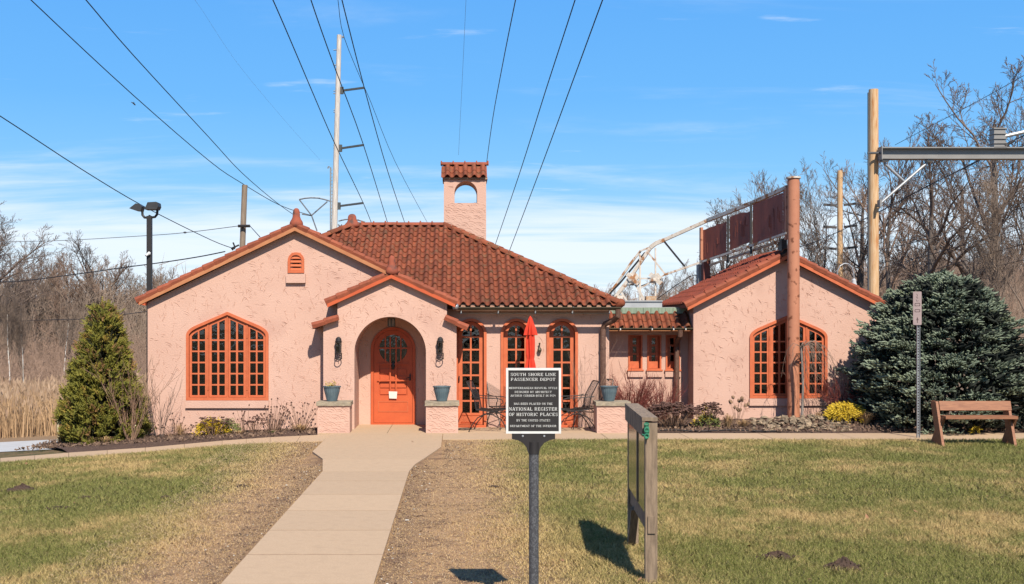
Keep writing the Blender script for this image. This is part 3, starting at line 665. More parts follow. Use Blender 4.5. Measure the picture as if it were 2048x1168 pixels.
def clipped(mbv, mats_, loc, ang, planes):
    bm = bmesh.new(); M_ = Matrix.Translation(loc) @ Matrix.Rotation(ang, 4, 'X'); vs = [bm.verts.new(M_ @ Vector(v)) for v in mbv.v]
    for f in mbv.f: bm.faces.new([vs[i] for i in f])
    for co, no in planes: bmesh.ops.bisect_plane(bm, geom=bm.verts[:]+bm.edges[:]+bm.faces[:], plane_co=co, plane_no=no, clear_outer=True)
    r_ = MB(); bm.verts.index_update(); r_.add([v.co for v in bm.verts], [tuple(v.index for v in f.verts) for f in bm.faces]); bm.free(); return r_
ncol = 48; cnt = 0
for r in range(rows):
    v = r*pitch; d = v*math.cos(AM); y = 22.88+d; z = 2.465+v*math.sin(AM)
    for c_ in range(ncol):
        x = 3.30-.193*(c_+1); xr = x+.193; dn = d+pitch*math.cos(AM)
        if x > 3.33-d: continue
        if xr < -5.6+d: continue
        mid = x+.1; zt = z+.12
        if mid < .1 and zt < LG['zr']-LG['sl']*abs(mid-LG['cx'])-.02 and mid < LG['cx']+LG['half']: continue
        if y < 24.5 and zt < VG['zr']-VG['sl']*abs(mid-VG['cx'])-.02 and abs(mid-VG['cx']) < VG['half']: continue
        if mid < -1.6 and False: continue
        pl = []
        if xr > 3.30-dn-.02: pl.append((Vector((3.30, 22.88, 0)), Vector((1, 1, 0)).normalized()))
        if x < -5.87+dn+.3 and r > 5: pl.append((Vector((-5.87, 22.88, 0)), Vector((-1, 1, 0)).normalized()))
        cnt += 1
        if pl:
            m_ = clipped(st_mb, TILE, Vector((x, y, z)), AM, pl)
            if len(m_.f) > 2: obj('roof_tile', m_, TILE, roof)
        else: place_tile(roof, x, y, z, AM)
print('TILES main', cnt)
# eave closures: mortar in the barrel ends
mb = MB()
for c_ in range(17):
    x = 3.30-.193*(c_+1); mb.box(x+.09, x+.18, 22.90, 22.94, 2.43, 2.50)
mb.box(-.05, 3.22, 22.93, 22.96, 2.37, 2.44); obj('eave_mortar', mb, mat('eave_mortar_mat', (.5,.28,.19), (.4,.22,.14), rough=.9), depot)
# cap tiles for hips and ridges
def cap_mesh(L_, r0, r1, collar=False):
    m_ = MB(); n_ = 8; vs = []
    for x, r_ in ((-.02, r0), (L_, r1)):
        for k in range(n_+1): a = math.pi*k/n_; vs.append((x, math.cos(a)*r_, math.sin(a)*r_*.85-.02))
    for k in range(n_+1): a = math.pi*k/n_; vs.append((-.02, math.cos(a)*(r0-.015), math.sin(a)*(r0-.015)*.85-.02))
    m = n_+1
    m_.add(vs, [(i, i+1, i+1+m, i+m)[::-1] for i in range(n_)]+[(2*m+i, 2*m+i+1, i+1, i)[::-1] for i in range(n_)])
    if collar:
        for x in (0.0,):
            m_.tube([(x, math.cos(math.pi*k/8)*(r0+.012), math.sin(math.pi*k/8)*(r0+.014)*.9-.02) for k in range(9)], .016, 6)
    return m_
capm = cap_mesh(.33, .098, .078).mesh('hip_tile', TILE, smooth=True); colm = cap_mesh(.265, .085, .08, True).mesh('ridge_tile', RAKE)
def cap_run(a, b_, n_, me, nm, parent, lift=.05):
    a = Vector(a); b_ = Vector(b_); d = (b_-a); q = d.to_track_quat('X', 'Z')
    for i in range(n_):
        p = a+d*i/n_; o = put(nm, me, p+Vector((0, 0, lift+random.uniform(-.004, .004)))); o.parent = parent; o.location -= wloc(parent)
        e_ = q.to_euler(); o.rotation_euler = (e_.x+random.uniform(-.03, .03), e_.y+random.uniform(-.012, .012), e_.z+random.uniform(-.012, .012))
cap_run((3.27, 22.93, 2.49), (-.25, 26.45, 4.345), 17, capm, 'hip_tile', roof)
cap_run((-5.0, 23.77, 2.95), (-2.40, 26.37, 4.33), 12, capm, 'hip_tile', roof)
cap_run((-2.15, 26.45, 4.37), (-.27, 26.45, 4.37), 7, colm, 'ridge_tile', roof, .02)
mb = MB(); cap = mb
mb.lathe([(0, .1), (.02, .105), (.16, .1), (.2, .07), (.22, 0)], (0, 0, 0), 12); eb = mb.mesh('hip_end', TILE, smooth=True)
o = put('hip_end', eb, (3.23, 22.97, 2.47), (R(62), 0, R(45)), depot, (.85, .85, .85))
# mortar bedding under the hip and ridge tiles
for a_, b_ in (((3.25, 22.97, 2.53), (-.27, 26.47, 4.38)), ((-5.0, 23.80, 2.98), (-2.38, 26.42, 4.36)), ((-2.4, 26.47, 4.38), (-.27, 26.47, 4.38))):
    mb = MB(); mb.tube([a_, b_], .062, 8); obj('mortar_bed', mb, mat('bed_mortar', (.16, .06, .035), rough=.95), roof)
# mortar dabs on the hip tiles
mb = MB()
for i in range(1, 17):
    p = Vector((3.27, 22.93, 2.49)).lerp(Vector((-.25, 26.45, 4.345)), i/17); mb.ico((p.x-.05, p.y-.065, p.z+.10), .012, .012, .022, random.Random(i), .3)
obj('mortar_dabs', mb, mat('dab', (.42,.26,.17), rough=.95), roof)
# connector pent roof: two courses, patinated flashing, flat grey deck
mb = MB(); mb.add([(3.1, 24.76, 1.99), (5.09, 24.76, 1.99), (5.09, 25.18, 2.31), (3.1, 25.18, 2.31), (3.1, 24.76, 1.95), (5.09, 24.76, 1.95), (5.09, 25.18, 1.95), (3.1, 25.18, 1.95)], [(0,1,2,3), (4,7,6,5), (0,4,5,1), (1,5,6,2), (3,7,4,0), (2,6,7,3)])
cr = obj('roof', mb, FASC, depot); ca = math.atan2(.32, .42)
for r in range(2):
    for c_ in range(9):
        y = 24.73+r*.235*math.cos(ca); z = 2.0+r*.235*math.sin(ca); x = 5.07-.193*(c_+1)*1.05
        if x < 3.1: continue
        place_tile(cr, x, y, z, ca)
mb = MB(); mb.box(3.12, 5.02, 25.13, 25.16, 2.33, 2.46)
for i in range(12): mb.box(3.15+i*.16, 3.16+i*.16, 25.115, 25.129, 2.33, 2.46)
obj('flashing', mb, COPP, depot)
mb = MB(); mb.box(3.2, 5.0, 25.3, 28.4, 2.40, 2.47); mb.box(3.26, 4.60, 25.6, 28.8, 2.47, 2.60); mb.box(3.25, 4.61, 25.57, 28.82, 2.60, 2.625); obj('flat_deck', mb, mat('grey_membrane', (.42,.43,.43), (.35,.36,.36), rough=.7, scale=3), depot)
# right wing left slope tiles: too fine at this angle to pick apart, joined
mb = MB(); ra = math.atan(RG['sl']); Lr = RG['half']/math.cos(ra); 
for r in range(9):
    for c_ in range(15):
        s0 = r*.27; y0 = 24.60+c_*.196
        Mx = Matrix.Translation((RG['cx']-RG['half']+s0*math.cos(ra)-.02, y0+.193, RG['zr']-RG['half']*RG['sl']+s0*math.sin(ra)+.012)) @ Matrix.Rotation(-ra, 4, 'Y') @ Matrix.Rotation(-math.pi/2, 4, 'Z')
        mb.add([Mx @ Vector(v) for v in st_mb.v], st_mb.f)
tag(obj('roof_tiles', mb, mat('clay_tile_field', (.27,.055,.024), (.17,.04,.022), rough=.8, scale=7, bump=.2, bscale=60), g3), kind='stuff')
cap_run((7.05, 24.5, 3.62), (7.05, 27.5, 3.62), 11, capm, 'ridge_tile', g3, .03)
# bell tower cap tiles
ta = math.atan2(.34, .45)
for c_ in range(5):
    o = place_tile(tw, TX0-.06+c_*.206, TY0-.09, 5.47, ta); o.scale = (1.06, 1, 1)
    o = place_tile(tw, TX0-.06+c_*.206, TY0+.09, 5.60, ta); o.scale = (1.06, 1, 1)
cap_run((TX0-.06, 27.0, 5.83), (TX1+.06, 27.0, 5.83), 4, colm, 'ridge_tile', tw, .02)
mb = MB(); mb.tube([(TX1+.05, 27.0+math.cos(math.pi*k/8)*.09, 5.83+math.sin(math.pi*k/8)*.09) for k in range(9)], .02, 6); obj('cap_end', mb, RAKE, tw)
# ------------------------------------------------------------------ stucco trowel marks as raised curls
def inside(p, poly):
    x, y = p; c_ = False; n_ = len(poly)
    for i in range(n_):
        a, b_ = poly[i], poly[(i+1) % n_]
        if (a[1] > y) != (b_[1] > y) and x < (b_[0]-a[0])*(y-a[1])/(b_[1]-a[1])+a[0]: c_ = not c_
    return c_
def curl(mb, x, z, y, r, a0, sweep, h, wdt, seg=5):
    vs = []; m = seg+1
    for i in range(m):
        a = a0+sweep*i/seg; t = math.sin(math.pi*(i+.3)/(seg+.6)); ww = wdt*t; hh = h*t
        ca_, sa_ = math.cos(a), math.sin(a)
        vs += [(x+(r-ww)*ca_, y+.002, z+(r-ww)*sa_), (x+r*ca_, y-hh, z+r*sa_), (x+(r+ww*.5)*ca_, y+.002, z+(r+ww*.5)*sa_)]
    mb.add(vs, [(3*i, 3*i+1, 3*i+4, 3*i+3) for i in range(seg)]+[(3*i+1, 3*i+2, 3*i+5, 3*i+4) for i in range(seg)])
def curls(poly, holes_, y, density, seed, fan=False):
    rr = random.Random(seed); mb = MB(); x0 = min(p[0] for p in poly); x1 = max(p[0] for p in poly); z0 = min(p[1] for p in poly); z1 = max(p[1] for p in poly)
    n_ = int((x1-x0)*(z1-z0)*density)
    for _ in range(n_):
        x, z = rr.uniform(x0, x1), rr.uniform(z0, z1); r = rr.uniform(.06, .2)
        base = rr.choice((.6, .9, -.6, -.2, 2.2))+rr.uniform(-.4, .4); sweep = rr.uniform(.6, 1.5)*(.09/r)**.35
        am = base+sweep/2; ok = True
        for a in (base, am, base+sweep):
            p = (x+r*math.cos(a), z+r*math.sin(a))
            if not inside(p, poly) or any(inside(p, h) for h in holes_): ok = False; break
        if not ok: continue
        curl(mb, x, z, y, r, base, sweep, rr.uniform(.003, .0095), rr.uniform(.005, .010))
        if rr.random() < .35: curl(mb, x+rr.uniform(-.02, .02), z-rr.uniform(.02, .05), y, r, base+.2, sweep*.7, .007, .006)
    return mb
def fans(x0, x1, z0, z1, y, seed, s=.16):
    rr = random.Random(seed); mb = MB(); row = 0; z = z0-.06
    while z < z1:
        x = x0-s+(row % 2)*s*.5
        while x < x1+s:
            for k in range(3):
                r = s*(.95-.27*k)*rr.uniform(.92, 1.08); a0 = .3+rr.uniform(-.15, .15); sw = rr.uniform(1.5, 2.3)
                cx, cz = x+rr.uniform(-.01, .01), z+rr.uniform(-.01, .01)
                # trim sweep to the face
                ang = [a0+sw*i/12 for i in range(13)]; ok = [i for i, a in enumerate(ang) if x0+.008 < cx+r*math.cos(a) < x1-.008 and z0+.008 < cz+r*math.sin(a) < z1-.008]
                if len(ok) > 3: curl(mb, cx, cz, y, r, ang[ok[0]], ang[ok[-1]]-ang[ok[0]], rr.uniform(.005, .009), .006, 6)
            x += s*1.05
        z += s*.92; row += 1
    return mb
def grow(poly, k):
    cx = sum(p[0] for p in poly)/len(poly); cz = sum(p[1] for p in poly)/len(poly); return [(cx+(a-cx)*k, cz+(b-cz)*k) for a, b in poly]
win_h = [grow(out_a, 1.06), grow(arch(-3.215, .2, 3.0, 3.45), 1.05), rect(-5.46, -3.74, .35, .6), rect(-3.43, -3.0, 2.9, 3.14)]+[grow(arch(x, .317, -.1, 1.893), 1.1) for x in DX]
tag(obj('trowel_marks', curls([(-6.18, -.3), (-2.64, -.1), (-2.64, 2.1), (-2.34, 2.2), (-2.34, 2.5), (-1.2, 2.95), (-3.22, 3.86), (-6.18, 2.42)], win_h, WY, 62, 1), STUC, depot), kind='stuff')
tag(obj('trowel_marks', curls([(.04, .1), (3.08, .1), (3.08, 2.4), (.04, 2.4)], win_h, WY, 40, 2), STUC, depot), kind='stuff')
va = [grow(arch(-1.292, .708, -.1, 1.535), 1.04), rect(-2.45, -2.2, 1.3, 1.95), rect(-.4, -.15, 1.3, 1.95)]
tag(obj('trowel_marks', curls([(-2.6, .1), (0, .1), (0, 2.03), (-.19, 2.12), (-.19, 2.5), (VX, 2.97), (-2.31, 2.5), (-2.31, 2.12), (-2.6, 2.03)], va, VY, 80, 3), STUC, depot), kind='stuff')
tag(obj('trowel_marks', curls([(5.11, .1), (9.0, .1), (9.0, 2.45), (7.06, 3.4), (5.11, 2.45)], [grow(out_b, 1.05), rect(XB-.86, XB+.86, ZB-.17, ZB)], RY, 75, 4), STUC, depot), kind='stuff')
tag(obj('trowel_marks', fans(TX0, TX1, 3.9, 4.88, TY0, 5, .17), STUC, tw), kind='stuff')
tag(obj('trowel_marks', curls(rect(TX0, TX1, 4.85, 5.43), [grow(arch(.24, .262, 4.85, 5.144), 1.1)], TY0, 60, 8), STUC, tw), kind='stuff')
tag(obj('trowel_marks', curls(rect(3.13, 5.07, .5, 1.95), [rect(x-.2, x+.2, .9, 1.95) for x in SWX], CY, 60, 6), STUC, depot), kind='stuff')
tag(obj('trowel_marks', curls(rect(-2.0, -.6, .05, 2.2), [grow(arch(-1.292, .48, -.1, 1.57), 1.02)], 23.84, 60, 7), STUC, depot), kind='stuff')
# ------------------------------------------------------------------ gutters and downspouts
def gutter(x0, x1, y, z, r, m_=BRONZE):
    mb = MB(); n_ = 7; vs = []
    for x in (x0, x1):
        for k in range(n_+1): a = math.pi+math.pi*k/n_; vs.append((x, y+math.cos(a)*r, z+math.sin(a)*r))
    mb.add(vs, [(i, i+1, i+n_+2, i+n_+1) for i in range(n_)]+[tuple(range(n_+1)), tuple(range(n_+1, 2*n_+2))])
    mb.tube([(x0, y-r, z), (x1, y-r, z)], .012, 6); return obj('gutter', mb, m_, depot)
g = gutter(-.02, 3.27, 22.78, 2.425, .055); 
mb = MB()
for i in range(5): mb.box(.1+i*.74, .125+i*.74, 22.72, 22.93, 2.425, 2.44); mb.box(.1+i*.74, .125+i*.74, 22.935, 22.95, 2.30, 2.44)
obj('bracket', mb, GALV, g)
mb = MB(); mb.lathe([(0, .0), (.01, .055), (.1, .06), (.12, 0)], (0, 0, 0), 14); o = put('gutter_end', mb.mesh('gutter_end', GALV, smooth=True), (-.05, 22.74, 2.44), (R(90), 0, R(70)), depot)
mb = MB(); mb.box(.03, 3.08, WY-.012, WY-.002, 2.30, 2.325); obj('trim', mb, mat('cream_trim', (.62,.5,.42), rough=.7), depot)
g = gutter(3.3, 5.08, 24.66, 2.005, .045)
mb = MB()
for x in (3.52, 4.2, 4.66, 4.92): mb.box(x, x+.02, 24.6, 24.78, 2.01, 2.05); mb.box(x, x+.02, 24.60, 24.612, 1.97, 2.05)
obj('bracket', mb, WHITE, g)
mb = MB(); mb.tube([(3.22, 22.78, 2.40), (3.22, 22.80, 2.26), (3.15, 22.95, 2.17), (3.0, 23.08, 2.10), (2.965, 23.12, 2.0), (2.965, 23.12, .02)], .058, 10)
for z in (1.6, .9): mb.tube([(2.965, 23.12, z), (2.965, 23.12, z+.03)], .066, 10)
obj('downspout', mb, DSPT, depot)
mb = MB(); mb.tube([(4.82, 24.66, 1.98), (4.82, 24.68, 1.86), (4.82, 25.0, 1.72), (4.83, 25.1, 1.6), (4.83, 25.1, .0)], .055, 10); obj('downspout', mb, DSPT, depot)
mb = MB(); mb.lathe([(0, 0), (.015, .03), (.06, .045), (.10, .03), (.12, .012), (.15, .012), (.2, .02), (.21, 0)], (P(1079, 706, 23.15).x, 23.14, P(1079, 706, 23.15).z), 10, 1, .8)
tag(obj('wall_bell', mb, BRONZE), 'small dark brass bell fixed to the wall between the two right hand glass doors', 'bell')
# ------------------------------------------------------------------ pillars and pots
def pier(x0, x1, y0, y1, label):
    t = thing('stucco_pillar', ((x0+x1)/2, (y0+y1)/2, 0), label, 'pillar', 'low stucco pillars in front of the depot')
    mb = MB(); mb.box(x0, x1, y0, y1, -.15, .535); obj('shaft', mb, STUC, t)
    tag(obj('trowel_marks', fans(x0, x1, .02, .53, y0, int(x0*10)+50, .15), STUC, t), kind='stuff')
    mb = MB(); a, b_, c_, d = x0-.02, x1+.02, y0-.03, y1+.03
    rr = random.Random(int(x0*7)); n_ = 10; vs = []
    for z, k in ((.537, .0), (.55, .006), (.60, .004), (.612, -.006)):
        for (p, q) in ((( a, c_), (b_, c_)), ((b_, c_), (b_, d)), ((b_, d), (a, d)), ((a, d), (a, c_))):
            for i in range(n_): f = i/n_; vs.append((p[0]+(q[0]-p[0])*f+rr.uniform(-.004, .004), p[1]+(q[1]-p[1])*f+rr.uniform(-.004, .004), z+(rr.uniform(-.003, .003) if z > .54 else 0)))
    m = 4*n_; mb.add(vs, [(j*m+i, j*m+(i+1) % m, (j+1)*m+(i+1) % m, (j+1)*m+i) for j in range(3) for i in range(m)]+[tuple(range(m))[::-1], tuple(3*m+i for i in range(m))])
    obj('cap', mb, STONE, t); return t
pier(-2.635, -2.02, 21.96, 22.45, 'stucco pillar at the left of the front door carrying a pot of yellow dried leaves')
pier(-.565, .05, 21.96, 22.45, 'stucco pillar between the front door and the leftmost glass door')
pier(2.70, 3.33, 21.96, 22.45, 'stucco pillar at the right end of the patio beside the chairs')
potm = MB(); potm.lathe([(0, .095), (.01, .10), (.08, .118), (.18, .145), (.265, .16), (.27, .172), (.29, .175), (.292, .158), (.24, .15), (.23, 0.0)], n=44, flute=.012, nf=1)
potme = potm.mesh('pot_body', POT)
def pot(x, lab, kind, rr):
    t = thing('flower_pot', (x, 22.2, .612), lab, 'flower pot', 'ribbed teal pots on the stucco pillars')
    put('pot_body', potme, (x, 22.2, .612), parent=t)
    mb = MB(); mb.lathe([(0, .1), (.02, .14), (.021, 0)], (x, 22.2, .612+.225), 12); obj('soil', mb, SOIL, t)
    mb = MB()
    if kind == 0:
        for i in range(26):
            a = rr.uniform(0, 6.28); l_ = rr.uniform(.06, .16); p = Vector((x+rr.uniform(-.04, .04)-.02, 22.2, .86)); q = p+Vector((math.cos(a)*l_*.6, math.sin(a)*l_*.4, l_*rr.uniform(.5, 1))); mb.tube([p, (p+q)/2+Vector((0, 0, .01)), q], [.003, .003, .001], 4)
            for k in range(3): c_ = q+Vector((rr.uniform(-.02, .02), rr.uniform(-.02, .02), rr.uniform(-.02, .02))); u = Vector((rr.uniform(-1, 1), rr.uniform(-1, 1), rr.uniform(-1, 1))).normalized()*.017; v = u.orthogonal().normalized()*.01; mb.add([c_-u, c_+v, c_+u, c_-v], [(0,1,2,3)])
        obj('dried_plant', mb, mat('dry_yellow', (.6,.42,.10), (.4,.3,.08), scale=30), t)
    else:
        tw_ = [((0, .86), (-.03, .96), (-.10, 1.03)), ((.0, .85), (.03, .94), (.0, 1.0)), ((-.13, .9), (-.17, .8), (-.19, .66))] if kind == 1 else [((0, .86), (-.08, .98), (-.12, 1.1)), ((0, .86), (.06, 1.0), (.04, 1.12)), ((.02, .86), (.12, .97), (.2, 1.0))]
        for q in tw_: mb.tube([(x+a, 22.2, b_) for a, b_ in q], [.004, .0035, .002], 4)
        obj('dried_stems', mb, TTWIG, t)
pot(-2.385, 'ribbed teal pot with yellow dried leaves on the pillar left of the door', 0, random.Random(1))
pot(-.265, 'ribbed teal pot with a few curled bare stems on the pillar right of the door', 1, random.Random(2))
pot(2.965, 'ribbed teal pot on the pillar at the right end of the patio', 2, random.Random(3))
# ------------------------------------------------------------------ wall lanterns
def sconce(px, lab):
    c_ = P(px, 715, VY-.09); t = thing('wall_lantern', (c_.x, VY, c_.z), lab, 'lantern', 'cage lanterns on the entrance wall')
    x, y, z = c_.x, VY-.09, c_.z
    mb = MB(); mb.box(x-.07, x-.02, VY-.02, VY-.002, z+.08, z+.33); mb.tube([(x-.04, VY-.02, z+.3), (x-.02, y, z+.36)], .012, 6); obj('back_plate', mb, BLK, t)
    mb = MB(); mb.lathe([(0, .06), (.01, .075), (.02, .06), (.06, .055), (.09, .03), (.10, 0)], (x, y, z+.31), 12); obj('dome', mb, BLK, t)
    mb = MB()
    for a in (0, 1.57, 3.14, 4.71): mb.tube([(x+.058*math.cos(a+.5), y+.058*math.sin(a+.5), z+.02), (x+.058*math.cos(a+.5), y+.058*math.sin(a+.5), z+.31)], .006, 5)
    for zz in (.08, .30): mb.tube([(x+.062*math.cos(a*.5236), y+.062*math.sin(a*.5236), z+zz) for a in range(12)], .009, 5, closed=True)
    mb.tube([(x+.066*math.cos(a*.5236), y+.066*math.sin(a*.5236), z-.02+.012*math.sin(a*.5236)) for a in range(12)], .010, 5, closed=True)
    for s in (-1, 1): mb.tube([(x+s*.062, y, z-.02), (x+s*.062, y, z+.09)], .007, 5)
    obj('cage', mb, BLK, t)
    mb = MB(); mb.lathe([(0, .03), (.01, .042), (.2, .042), (.21, 0)], (x, y, z+.09), 12); obj('lantern_glass', mb, GLASS, t)
sconce(677, 'black cage wall lantern on the pink wall left of the entrance arch')
sconce(880.5, 'black cage wall lantern on the pink wall right of the entrance arch')
# ------------------------------------------------------------------ historic marker
FONT = {
'A': [('d',.06,0,.46,1,.07),('d',.94,0,.52,1,.2),('h',.34,.24,.76),('s',.0,.3,0),('s',.6,1.08,0)],
'B': [('v',.2,0,1),('h',.93,.2,.55),('h',.5,.2,.55),('h',.07,.2,.55),('a',.55,.72,.24,.24,-90,90,.17),('a',.55,.27,.28,.26,-90,90,.17)],
'C': [('a',.52,.5,.40,.46,45,315,.17),('v1',.84,.66,.96)],
'D': [('v',.2,0,1),('h',.93,.2,.5),('h',.07,.2,.5),('a',.48,.5,.38,.46,-90,90,.18)],
'E': [('v',.2,0,1),('h',.93,.2,.82),('h',.5,.2,.6),('h',.07,.2,.86),('v1',.82,.72,1),('v1',.86,0,.28),('v1',.6,.36,.64)],
'F': [('v',.2,0,1),('h',.93,.2,.82),('h',.5,.2,.6),('v1',.82,.72,1),('v1',.6,.36,.64)],
'G': [('a',.52,.5,.40,.46,45,325,.17),('v1',.84,.66,.96),('v',.82,.05,.42)],
'H': [('v',.2,0,1),('v',.84,0,1),('h',.5,.2,.84)],
'I': [('v',.25,0,1)],
'L': [('v',.2,0,1),('h',.07,.2,.82),('v1',.82,0,.3)],
'M': [('v1',.16,0,1),('v',1.04,0,1),('d',.16,1,.58,.12,.19),('d',1.0,1,.6,.12,.07),('s',.0,.32,0),('s',0,.25,.93)],
'N': [('v1',.16,0,1),('v1',.88,0,1),('d',.16,1,.86,.04,.19),('s',.0,.34,0),('s',.72,1.04,.93)],
'O': [('a',.52,.5,.40,.46,0,360,.17)],
'P': [('v',.2,0,1),('h',.93,.2,.55),('h',.46,.2,.55),('a',.55,.695,.26,.27,-90,90,.17)],
'R': [('v',.2,0,1),('h',.93,.2,.5),('h',.5,.2,.5),('a',.5,.715,.26,.25,-90,90,.17),('d',.5,.48,.84,.04,.17),('s',.74,1.0,0)],
'S': [('a',.48,.73,.28,.235,40,270,.15),('a',.48,.27,.30,.235,-140,90,.15),('v1',.76,.72,.98),('v1',.16,.02,.28)],
'T': [('v',.5,0,1),('h',.93,.06,.94),('v1',.06,.7,1),('v1',.94,.7,1)],
'U': [('v0',.2,.3,1),('v1',.84,.3,1),('a',.52,.32,.32,.29,180,360,.13),('s',.0,.4,.93),('s',.7,1.0,.93)],
'V': [('d',.1,1,.5,0,.19),('d',.92,1,.52,0,.07),('s',.0,.34,.93),('s',.7,1.04,.93)],
'Y': [('v',.5,0,.45),('d',.1,1,.48,.42,.18),('d',.92,1,.54,.42,.07),('s',.0,.34,.93),('s',.7,1.04,.93)],
'-': [('h',.45,.05,.45)],
'1': [('v',.3,0,1),('d',.08,.8,.26,.97,.07)],
'9': [('a',.42,.68,.27,.28,0,360,.14),('a',.38,.45,.30,.41,-80,25,.14)],
'2': [('a',.42,.70,.28,.26,-20,190,.15),('d',.66,.6,.16,.08,.13),('h',.07,.12,.74)],
}
WID = {'I': .5, 'M': 1.2, '-': .5, '1': .56, '2': .84, '9': .84, 'S': .92, 'E': .98, 'F': .94, 'L': .94, ' ': .5}
def glyph_text(mb, s, cx, z0, hgt, y, width=None, depth=.0025):
    adv = [WID.get(ch, 1.06) for ch in s]; tot = sum(adv)+.12*(len(s)-1); k = hgt; kx = (width/tot) if width else hgt*.9
    x = cx-tot*kx/2
    def quad(ps):
        vs = [(a, y-depth, b_) for a, b_ in ps]+[(a, y, b_) for a, b_ in ps]
        n_ = len(ps); mb.add(vs, [tuple(range(n_))]+[(i, i+n_, (i+1) % n_+n_, (i+1) % n_) for i in range(n_)])
    for ch, ad in zip(s, adv):
        for pr in FONT.get(ch, []):
            X = lambda u: x+u*kx
            Z = lambda v: z0+v*k
            if pr[0] in ('v', 'v0', 'v1'):
                w_ = {'v': .2, 'v0': .18, 'v1': .085}[pr[0]]; quad([(X(pr[1]-w_/2), Z(pr[2])), (X(pr[1]+w_/2), Z(pr[2])), (X(pr[1]+w_/2), Z(pr[3])), (X(pr[1]-w_/2), Z(pr[3]))])
                if pr[0] == 'v':
                    for zz in (pr[2], pr[3]-.08): quad([(X(pr[1]-.2), Z(zz)), (X(pr[1]+.2), Z(zz)), (X(pr[1]+.2), Z(zz+.08)), (X(pr[1]-.2), Z(zz+.08))])
            elif pr[0] == 'h': quad([(X(pr[2]), Z(pr[1]-.055)), (X(pr[3]), Z(pr[1]-.055)), (X(pr[3]), Z(pr[1]+.055)), (X(pr[2]), Z(pr[1]+.055))])
            elif pr[0] == 's': quad([(X(pr[1]), Z(pr[3])), (X(pr[2]), Z(pr[3])), (X(pr[2]), Z(pr[3]+.08)), (X(pr[1]), Z(pr[3]+.08))])
            elif pr[0] == 'd':
                w_ = pr[5]/2*1.1; quad([(X(pr[1]-w_), Z(pr[2])), (X(pr[1]+w_), Z(pr[2])), (X(pr[3]+w_), Z(pr[4])), (X(pr[3]-w_), Z(pr[4]))])
            elif pr[0] == 'a':
                _, ax, az, rx, rz, a0, a1, w_ = pr; n_ = max(6, int(abs(a1-a0)/22))
                for i in range(n_):
                    p = []
                    for a in (a0+(a1-a0)*i/n_, a0+(a1-a0)*(i+1)/n_):
                        t = R(a); ww = w_*(.35+.65*abs(math.cos(t)))/2; p.append(((X(ax+(rx-ww)*math.cos(t)), Z(az+(rz-ww*.8)*math.sin(t))), (X(ax+(rx+ww)*math.cos(t)), Z(az+(rz+ww*.8)*math.sin(t)))))
                    quad([p[0][0], p[0][1], p[1][1], p[1][0]])
        x += (ad+.12)*kx
MY = 8.15; MS = F/MY
mk = thing('historic_marker', ((1067-CXP)/MS, MY, 0), 'black and white historic register plaque on a dark speckled post in the lawn', 'sign')
def mx(px): return (px-CXP)/MS
def mz(py): return CAMZ+(HZP-py)/MS
mb = MB(); x0, x1, z0, z1 = mx(1012), mx(1122), mz(867), mz(736)
mb.plate(rect(x0, x1, z0, z1), [rect(x0+.016, x1-.016, z0+.016, z1-.016)], MY-.008, MY+.012); obj('border', mb, WHITE, mk)
mb = MB(); mb.box(x0+.0165, x1-.0165, MY-.002, MY+.012, z0+.0165, z1-.0165); obj('plaque', mb, PLQ, mk)
def line(s, xa, xb, ya, yb):
    mb = MB(); glyph_text(mb, s, (mx(xa)+mx(xb))/2, mz(yb), mz(ya)-mz(yb), MY-.002, mx(xb)-mx(xa)); o = obj('lettering', mb, WHITE, mk); return o
TXT = [('SOUTH SHORE LINE', 252, 809, 220, 258), ('PASSENGER DEPOT', 256, 805, 280, 318), ('MEDITERRANEAN REVIVAL STYLE', 232, 828, 393, 418), ('DESIGNED BY ARCHITECT', 304, 758, 441, 467), ('ARTHUR GERBER-BUILT IN 1929', 252, 806, 487, 513),
       ('HAS BEEN PLACED ON THE', 294, 768, 586, 613), ('NATIONAL REGISTER', 234, 830, 642, 684), ('OF HISTORIC PLACES', 232, 833, 710, 750), ('BY THE UNITED STATES', 326, 740, 790, 817), ('DEPARTMENT OF THE INTERIOR', 247, 817, 860, 886)]
for s, a, b_, c_, d in TXT: line(s, 980+a/6.15, 980+b_/6.15, 710+c_/6.15, 710+d/6.15)
mb = MB(); cxm = mx(1067); zb = mz(867)
prof = [(-.153, 0), (-.153, -.038), (-.115, -.045), (-.075, -.065), (-.048, -.10), (-.038, -.135), (.038, -.135), (.048, -.10), (.075, -.065), (.115, -.045), (.153, -.038), (.153, 0)]
mb.plate([(cxm+a, zb+b_-.001) for a, b_ in prof], [], MY-.004, MY+.012); mb.box(cxm-.15, cxm+.15, MY+.0125, MY+.03, zb-.02, z1-.03); obj('bracket', mb, BLK, mk)
mb = MB(); mb.tube([(cxm+.003, MY+.012, zb-.06), (cxm+.003, MY+.012, zb-.145)], [.036, .038], 20); obj('socket', mb, BLK, mk)
for s in (-1, 1):
    mb = MB(); mb.lathe([(0, .008), (.004, .007), (.005, 0)], n=10); put('bolt', mb.mesh('bolt', GALV), (cxm+s*.076, MY-.004, zb-.018), (R(90), 0, 0), mk)
mb = MB(); mb.tube([(cxm+.003, MY+.012, zb-.13), (cxm+.003, MY+.012, -.1)], .0345, 24); obj('post', mb, SPOST, mk)
